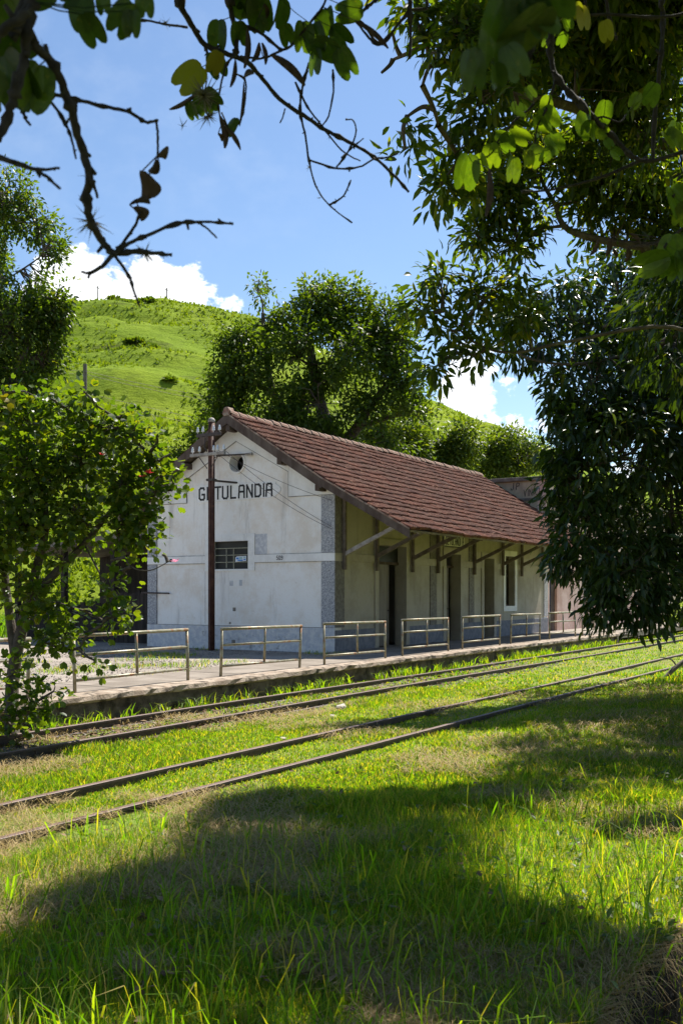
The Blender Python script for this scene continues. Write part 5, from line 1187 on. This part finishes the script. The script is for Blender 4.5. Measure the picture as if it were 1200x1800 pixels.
# dry grass hanging over the bank of the ditch
qs = np.random.default_rng(5); n = 1300; x = qs.uniform(2.6, 9, n); ye = ditch_edge(x); y = ye + np.abs(qs.normal(size=n)) * .07 - .03
P0 = np.stack([x, y, ground_h(x, ye + .06) + .01 + .02 * qs.random(n)], 1)
dd = unit(np.stack([qs.normal(size=n) * .6, -np.abs(qs.normal(size=n)) - .3, np.zeros(n)], 1)); L = (.08 + .20 * qs.random(n))[:, None]
sd = np.cross(dd, np.array([0, 0, 1.])) * (.0016 + .0016 * qs.random((n, 1)))
P1 = P0 + dd * L * .5 + np.array([0, 0, .035]); P2 = P0 + dd * L * .95 - np.array([0, 0, .10]) * qs.random((n, 1))
V = np.stack([P0 + sd, P0 - sd, P1 + sd, P1 - sd, P2], 1).reshape(-1, 3); T = (np.array([(0, 1, 2), (1, 3, 2), (2, 3, 4)])[None] + (np.arange(n) * 5)[:, None, None]).reshape(-1, 3)
kind(link('straw', np_mesh('straw', V, T, np.repeat(qs.random(n), 5)), 'straw'), 'stuff', 'dry grass hanging over the bank of the near ditch')
rt = MB()
for i in range(26):   # bare roots in the cut bank
    x_ = qs.uniform(3.4, 7); p = Vector((x_, float(ditch_edge(np.array([x_]))[0]) + .02, -.12))
    rt.tube(curve_pts([p, p + Vector((qs.normal() * .06, -.07, -.12)), p + Vector((qs.normal() * .12, -.05, -.30)), p + Vector((qs.normal() * .16, -.12, -.48))], 3), taper(10, .006, .002), 5)
kind(rt.obj('roots', 'decayed_wood'), 'stuff', 'thin bare roots hanging in the cut bank')
# fallen forked bough under the mango
v = g_at(1166, 1196); fb = thing('fallen_bough', v, 'bare forked dead bough leaning in the grass under the mango tree', 'branch')
MB().tube(curve_pts([v + Vector((-.1, .05, -.05)), v + Vector((.25, -.2, .28)), v + Vector((.75, -.6, .62)), v + Vector((1.5, -1.2, .9))], 5), taper(16, .055, .04), 8).obj('bough', 'fallen_wood', fb, smooth=True)
MB().tube(curve_pts([v + Vector((.05, -.1, .05)), v + Vector((.5, -.55, .10)), v + Vector((1.1, -1.2, .12))], 5), taper(11, .04, .025), 8).obj('bough', 'fallen_wood', fb, smooth=True)
MB().tube(curve_pts([v + Vector((.3, -.2, .3)), v + Vector((.2, -.1, .45)), v + Vector((.05, .1, .5))], 4), taper(9, .02, .01), 6).obj('twig', 'fallen_wood', fb)
# second bough at the end of the kerb
v = Vector((37.0, 10.9, -.1)); kb = tag(MB().tube(curve_pts([v, v + Vector((.5, -.2, .35)), v + Vector((1.3, -.7, .12))], 5), taper(11, .06, .03), 8).obj('dead_branch', 'fallen_wood', smooth=True), 'dead branch heaped at the far end of the platform kerb', 'branch')

# ------------------------------------------------------------------ grass, straw, ballast, leaf litter
def blades(name, P, H_, W_, lean, tint, mat, label, seed, flat=False):
    q = np.random.default_rng(seed); n = len(P)
    a = q.random(n) * 2 * math.pi; d = np.stack([np.cos(a), np.sin(a), np.zeros(n)], 1); s = np.stack([-np.sin(a), np.cos(a), np.zeros(n)], 1)
    up = np.array([0, 0, 1.0]); l1 = (lean * (.3 + .9 * q.random(n)))[:, None]
    h = H_[:, None]; w_ = W_[:, None] * .5
    if flat: p1 = P + d * h * .5 + up * (.01 + .05 * q.random((n, 1))); p2 = P + d * h + s * h * .15 * q.normal(size=(n, 1)) + up * (.005 + .03 * q.random((n, 1)))
    else: p1 = P + up * h * .55 + d * h * l1 * .25; p2 = P + up * h * (1 - .35 * l1) + d * h * l1 * .85
    tw = s * np.cos(q.random((n, 1)) * 3) + d * np.sin(q.random((n, 1)) * 3) if not flat else s
    V = np.stack([P + tw * w_, P - tw * w_, p1 + tw * w_ * .85, p1 - tw * w_ * .85, p2], 1).reshape(-1, 3)
    T = (np.array([(0, 1, 2), (1, 3, 2), (2, 3, 4)])[None] + (np.arange(n) * 5)[:, None, None]).reshape(-1, 3)
    return kind(link(name, np_mesh(name, V, T, np.repeat(tint, 5)), mat), 'stuff', label)
def scatter(n, D0, D1, pw, seed, px0=-160, px1=1360):
    q = np.random.default_rng(seed); t = q.random(n)
    D = (D0 ** (1 - pw) + t * (D1 ** (1 - pw) - D0 ** (1 - pw))) ** (1 / (1 - pw)) if pw != 1 else D0 * (D1 / D0) ** t
    k_ = (q.uniform(px0, px1, n) - CX) / FPX
    x = D * (FW[0] + k_ * RT[0]); y = D * (FW[1] + k_ * RT[1])
    return x, y, D, q
def lawn(n, D0, D1, pw, seed, hmul, wmin):
    x, y, D, q = scatter(n, D0, D1, pw, seed)
    ok = (y < 10.93) | ((x > 37.6) & (y < 11.4))
    for ra in (6.0, 6.97, 9.22, 10.25): ok &= abs(y - ra) > .045
    pat = fbm2(x, y, .8, 61); fine = fbm2(x, y, 3.2, 65)
    # the farther track's ballast is nearly bare at the left, scuffed earth below the platform
    bare = ((y > 8.95) & (x < 19)) * np.clip((19 - x) / 7, 0, 1) * np.where(y < 10.4, .93, .75)
    bare = np.maximum(bare, ((y > 5.7) & (y < 7.2)) * .25)
    ok &= q.random(len(x)) > bare * np.where(fine > .56, .5, 1)
    ok &= (.30 + 1.3 * fine) * (.60 + pat) + .45 * ((y > 4.6) & (y < 8.95)) > q.random(len(x)) * .95
    x, y, D, pat, fine = x[ok], y[ok], D[ok], pat[ok], fine[ok]; n = len(x)
    tall = np.clip((pat - .36) * 3.0, .50, 1.4)
    rail_side = np.where((y > 5.5), .62, 1.0)
    hh = (.06 + .17 * q.random(n) ** 1.6) * tall * hmul * rail_side * np.where((y > 7.2) & (y < 9.1), 1.15, 1)
    ww = np.maximum(wmin, .00055 * D) * (.7 + .7 * q.random(n))
    dry = fbm2(x + 40, y, .7, 71)
    tint = np.clip(q.random(n) * .74 + np.where(q.random(n) < np.clip((dry - .41) * 2.6, .03, .6), .28, 0), 0, .999)
    P = np.stack([x, y, ground_h(x, y) - .01], 1)
    return P, hh, ww, tint
P, hh, ww, ti = lawn(230000, 3.4, 9.5, 1.3, 101, .92, .0042)
blades('grass', P, hh, ww, .75, ti, 'blade', 'green grass of the shaded foreground', 1)
P, hh, ww, ti = lawn(430000, 8.5, 20, 1.2, 103, .85, .0095)
blades('grass', P, hh, ww, .7, ti, 'blade', 'sunlit grass between and beside the tracks', 2)
P, hh, ww, ti = lawn(180000, 19, 60, 1.3, 105, .95, .018)
blades('grass', P, hh, ww, .7, ti, 'blade', 'sunlit grass by the far end of the platform', 3)
# long single blades in the foreground
x, y, D, q = scatter(3600, 3.6, 10, 1.2, 107); ok = (fbm2(x, y, .9, 81) > .48) & (y < 5.7); x, y, D = x[ok], y[ok], D[ok]; n = len(x)
blades('grass', np.stack([x, y, ground_h(x, y)], 1), .18 + .24 * q.random(n), .006 + .006 * q.random(n), .9, q.random(n) * .8, 'blade', 'long broad grass blades of the foreground', 4)
# straw thatch
x, y, D, q = scatter(130000, 3.4, 20, 1.3, 109); ok = (y < 10.8) & (fbm2(x + 40, y, .7, 71) + .35 * (fbm2(x, y, 3.0, 83) - .5) > np.where(y < 5.3, .43, .535)); x, y, D = x[ok], y[ok], D[ok]; n = len(x)
blades('straw', np.stack([x, y, ground_h(x, y) + .015 + .05 * q.random(n)], 1), .08 + .20 * q.random(n), np.maximum(.003, .0005 * D), .5, q.random(n), 'straw', 'dry straw thatch lying in the grass', 5, flat=True)
# weeds against the platform wall
x = np.repeat(rng.uniform(5, 36, 130), 16); y = 10.72 + rng.normal(size=len(x)) * .07; x = x + rng.normal(size=len(x)) * .09; n = len(x)
blades('weeds', np.stack([x, y, ground_h(x, y) - .02], 1), .10 + .26 * rng.random(n), .010 + .012 * rng.random(n), 1.1, rng.random(n) * .5, 'blade', 'arching weeds at the foot of the platform', 6)
# grass patches in the yard
x = rng.uniform(4, 21.5, 26000); y = rng.uniform(12.6, 21, 26000); ok = fbm2(x, y, .8, 87) * np.clip(1.25 - abs(y - 14.6) * .12, 0, 1) > .585; x, y = x[ok], y[ok]; n = len(x)
blades('grass', np.stack([x, y, np.full(n, .25)], 1), .05 + .10 * rng.random(n), np.full(n, .011), .8, rng.random(n) * .8, 'blade', 'tufts of grass in the gravel yard', 7)
x = rng.uniform(6, 40, 30000); y = rng.uniform(28, 60, 30000); n = len(x)
blades('grass', np.stack([x, y, np.full(n, .25)], 1), .3 + .5 * rng.random(n), np.full(n, .05), .8, rng.random(n) * .6, 'blade', 'tall grass behind the shed', 8)
def scatter_stones(name, x, y, z, s, mat, label, seed):
    q = np.random.default_rng(seed); n = len(x)
    o = np.array([(1, 0, 0), (0, 1, 0), (-1, 0, 0), (0, -1, 0), (.3, .2, .8), (-.2, .1, -.8)], float); f = np.array([(0, 1, 4), (1, 2, 4), (2, 3, 4), (3, 0, 4), (1, 0, 5), (2, 1, 5), (3, 2, 5), (0, 3, 5)])
    j = o[None] * (.6 + .7 * q.random((n, 6, 1))) + q.normal(size=(n, 6, 3)) * .16
    a = q.random(n) * 6.28; c, s_ = np.cos(a)[:, None], np.sin(a)[:, None]
    V = np.stack([j[:, :, 0] * c - j[:, :, 1] * s_, j[:, :, 0] * s_ + j[:, :, 1] * c, j[:, :, 2] * .7], 2) * s[:, None, None] + np.stack([x, y, z], 1)[:, None, :]
    return kind(link(name, np_mesh(name, V.reshape(-1, 3), (f[None] + (np.arange(n) * 6)[:, None, None]).reshape(-1, 3), np.repeat(q.random(n), 6)), mat), 'stuff', label)
n = 15000; x = 2 + 24 * rng.random(n) ** 1.5; y = rng.uniform(8.85, 10.85, n)
scatter_stones('gravel', x, y, ground_h(x, y) + .0, .012 + .028 * rng.random(n) ** 2, 'ballast', 'brown ballast stones of the farther track', 1)
n = 9000; x = rng.uniform(6, 21.5, n); y = rng.uniform(12.9, 20, n)
scatter_stones('gravel', x, y, np.full(n, .265), .010 + .016 * rng.random(n) ** 2, 'ballast', 'loose gravel of the station yard', 2)
n = 2600; x = np.concatenate([rng.normal(9.5, 2.2, 1500), rng.uniform(4, 24, 1100)]); y = rng.uniform(8.9, 10.9, n)
V, T, _ = place_leaves(LEAF_OVAL, np.stack([x, y, ground_h(x, y) + .02 + .02 * rng.random(n)], 1), rng.normal(size=(n, 3)) * np.array([1, 1, .2]), rng.normal(size=(n, 3)) * .4 + np.array([0, 0, 1]), .05 + .06 * rng.random(n))
kind(link('leaf_litter', np_mesh('leaf_litter', V, T, np.repeat(rng.random(n), 4)), 'litter'), 'stuff', 'dry fallen leaves below the small tree')
# broad-leaved weeds and fallen leaves in the foreground
x, y, D, q = scatter(900, 3.5, 12, 1.2, 121); ok = (y < 5.8) & (fbm2(x, y, 1.1, 93) > .50); x, y = x[ok], y[ok]; n = len(x); per = 7
c = np.repeat(np.stack([x, y, ground_h(x, y) + .03], 1), per, 0) + q.normal(size=(n * per, 3)) * np.array([.035, .035, .03])
V, T, _ = place_leaves(LEAF_OVAL, c, q.normal(size=(n * per, 3)) * np.array([1, 1, .3]) + np.array([0, 0, .35]), q.normal(size=(n * per, 3)) * .3 + np.array([0, 0, 1]), .04 + .05 * q.random(n * per))
kind(link('weeds', np_mesh('weeds', V, T, np.repeat(q.random(n * per) * .9, 4)), 'leaf_shrub'), 'stuff', 'low broad leaved weeds in the foreground grass')
x, y, D, q = scatter(900, 3.5, 14, 1.2, 123); ok = (y < 5.8); x, y = x[ok], y[ok]; n = len(x)
V, T, _ = place_leaves(LEAF_OVAL, np.stack([x, y, ground_h(x, y) + .02 + .06 * q.random(n)], 1), q.normal(size=(n, 3)) * np.array([1, 1, .3]), q.normal(size=(n, 3)) * .5 + np.array([0, 0, 1]), .035 + .045 * q.random(n))
kind(link('leaf_litter', np_mesh('leaf_litter', V, T, np.repeat(q.random(n), 4)), 'litter'), 'stuff', 'brown fallen leaves in the foreground grass')
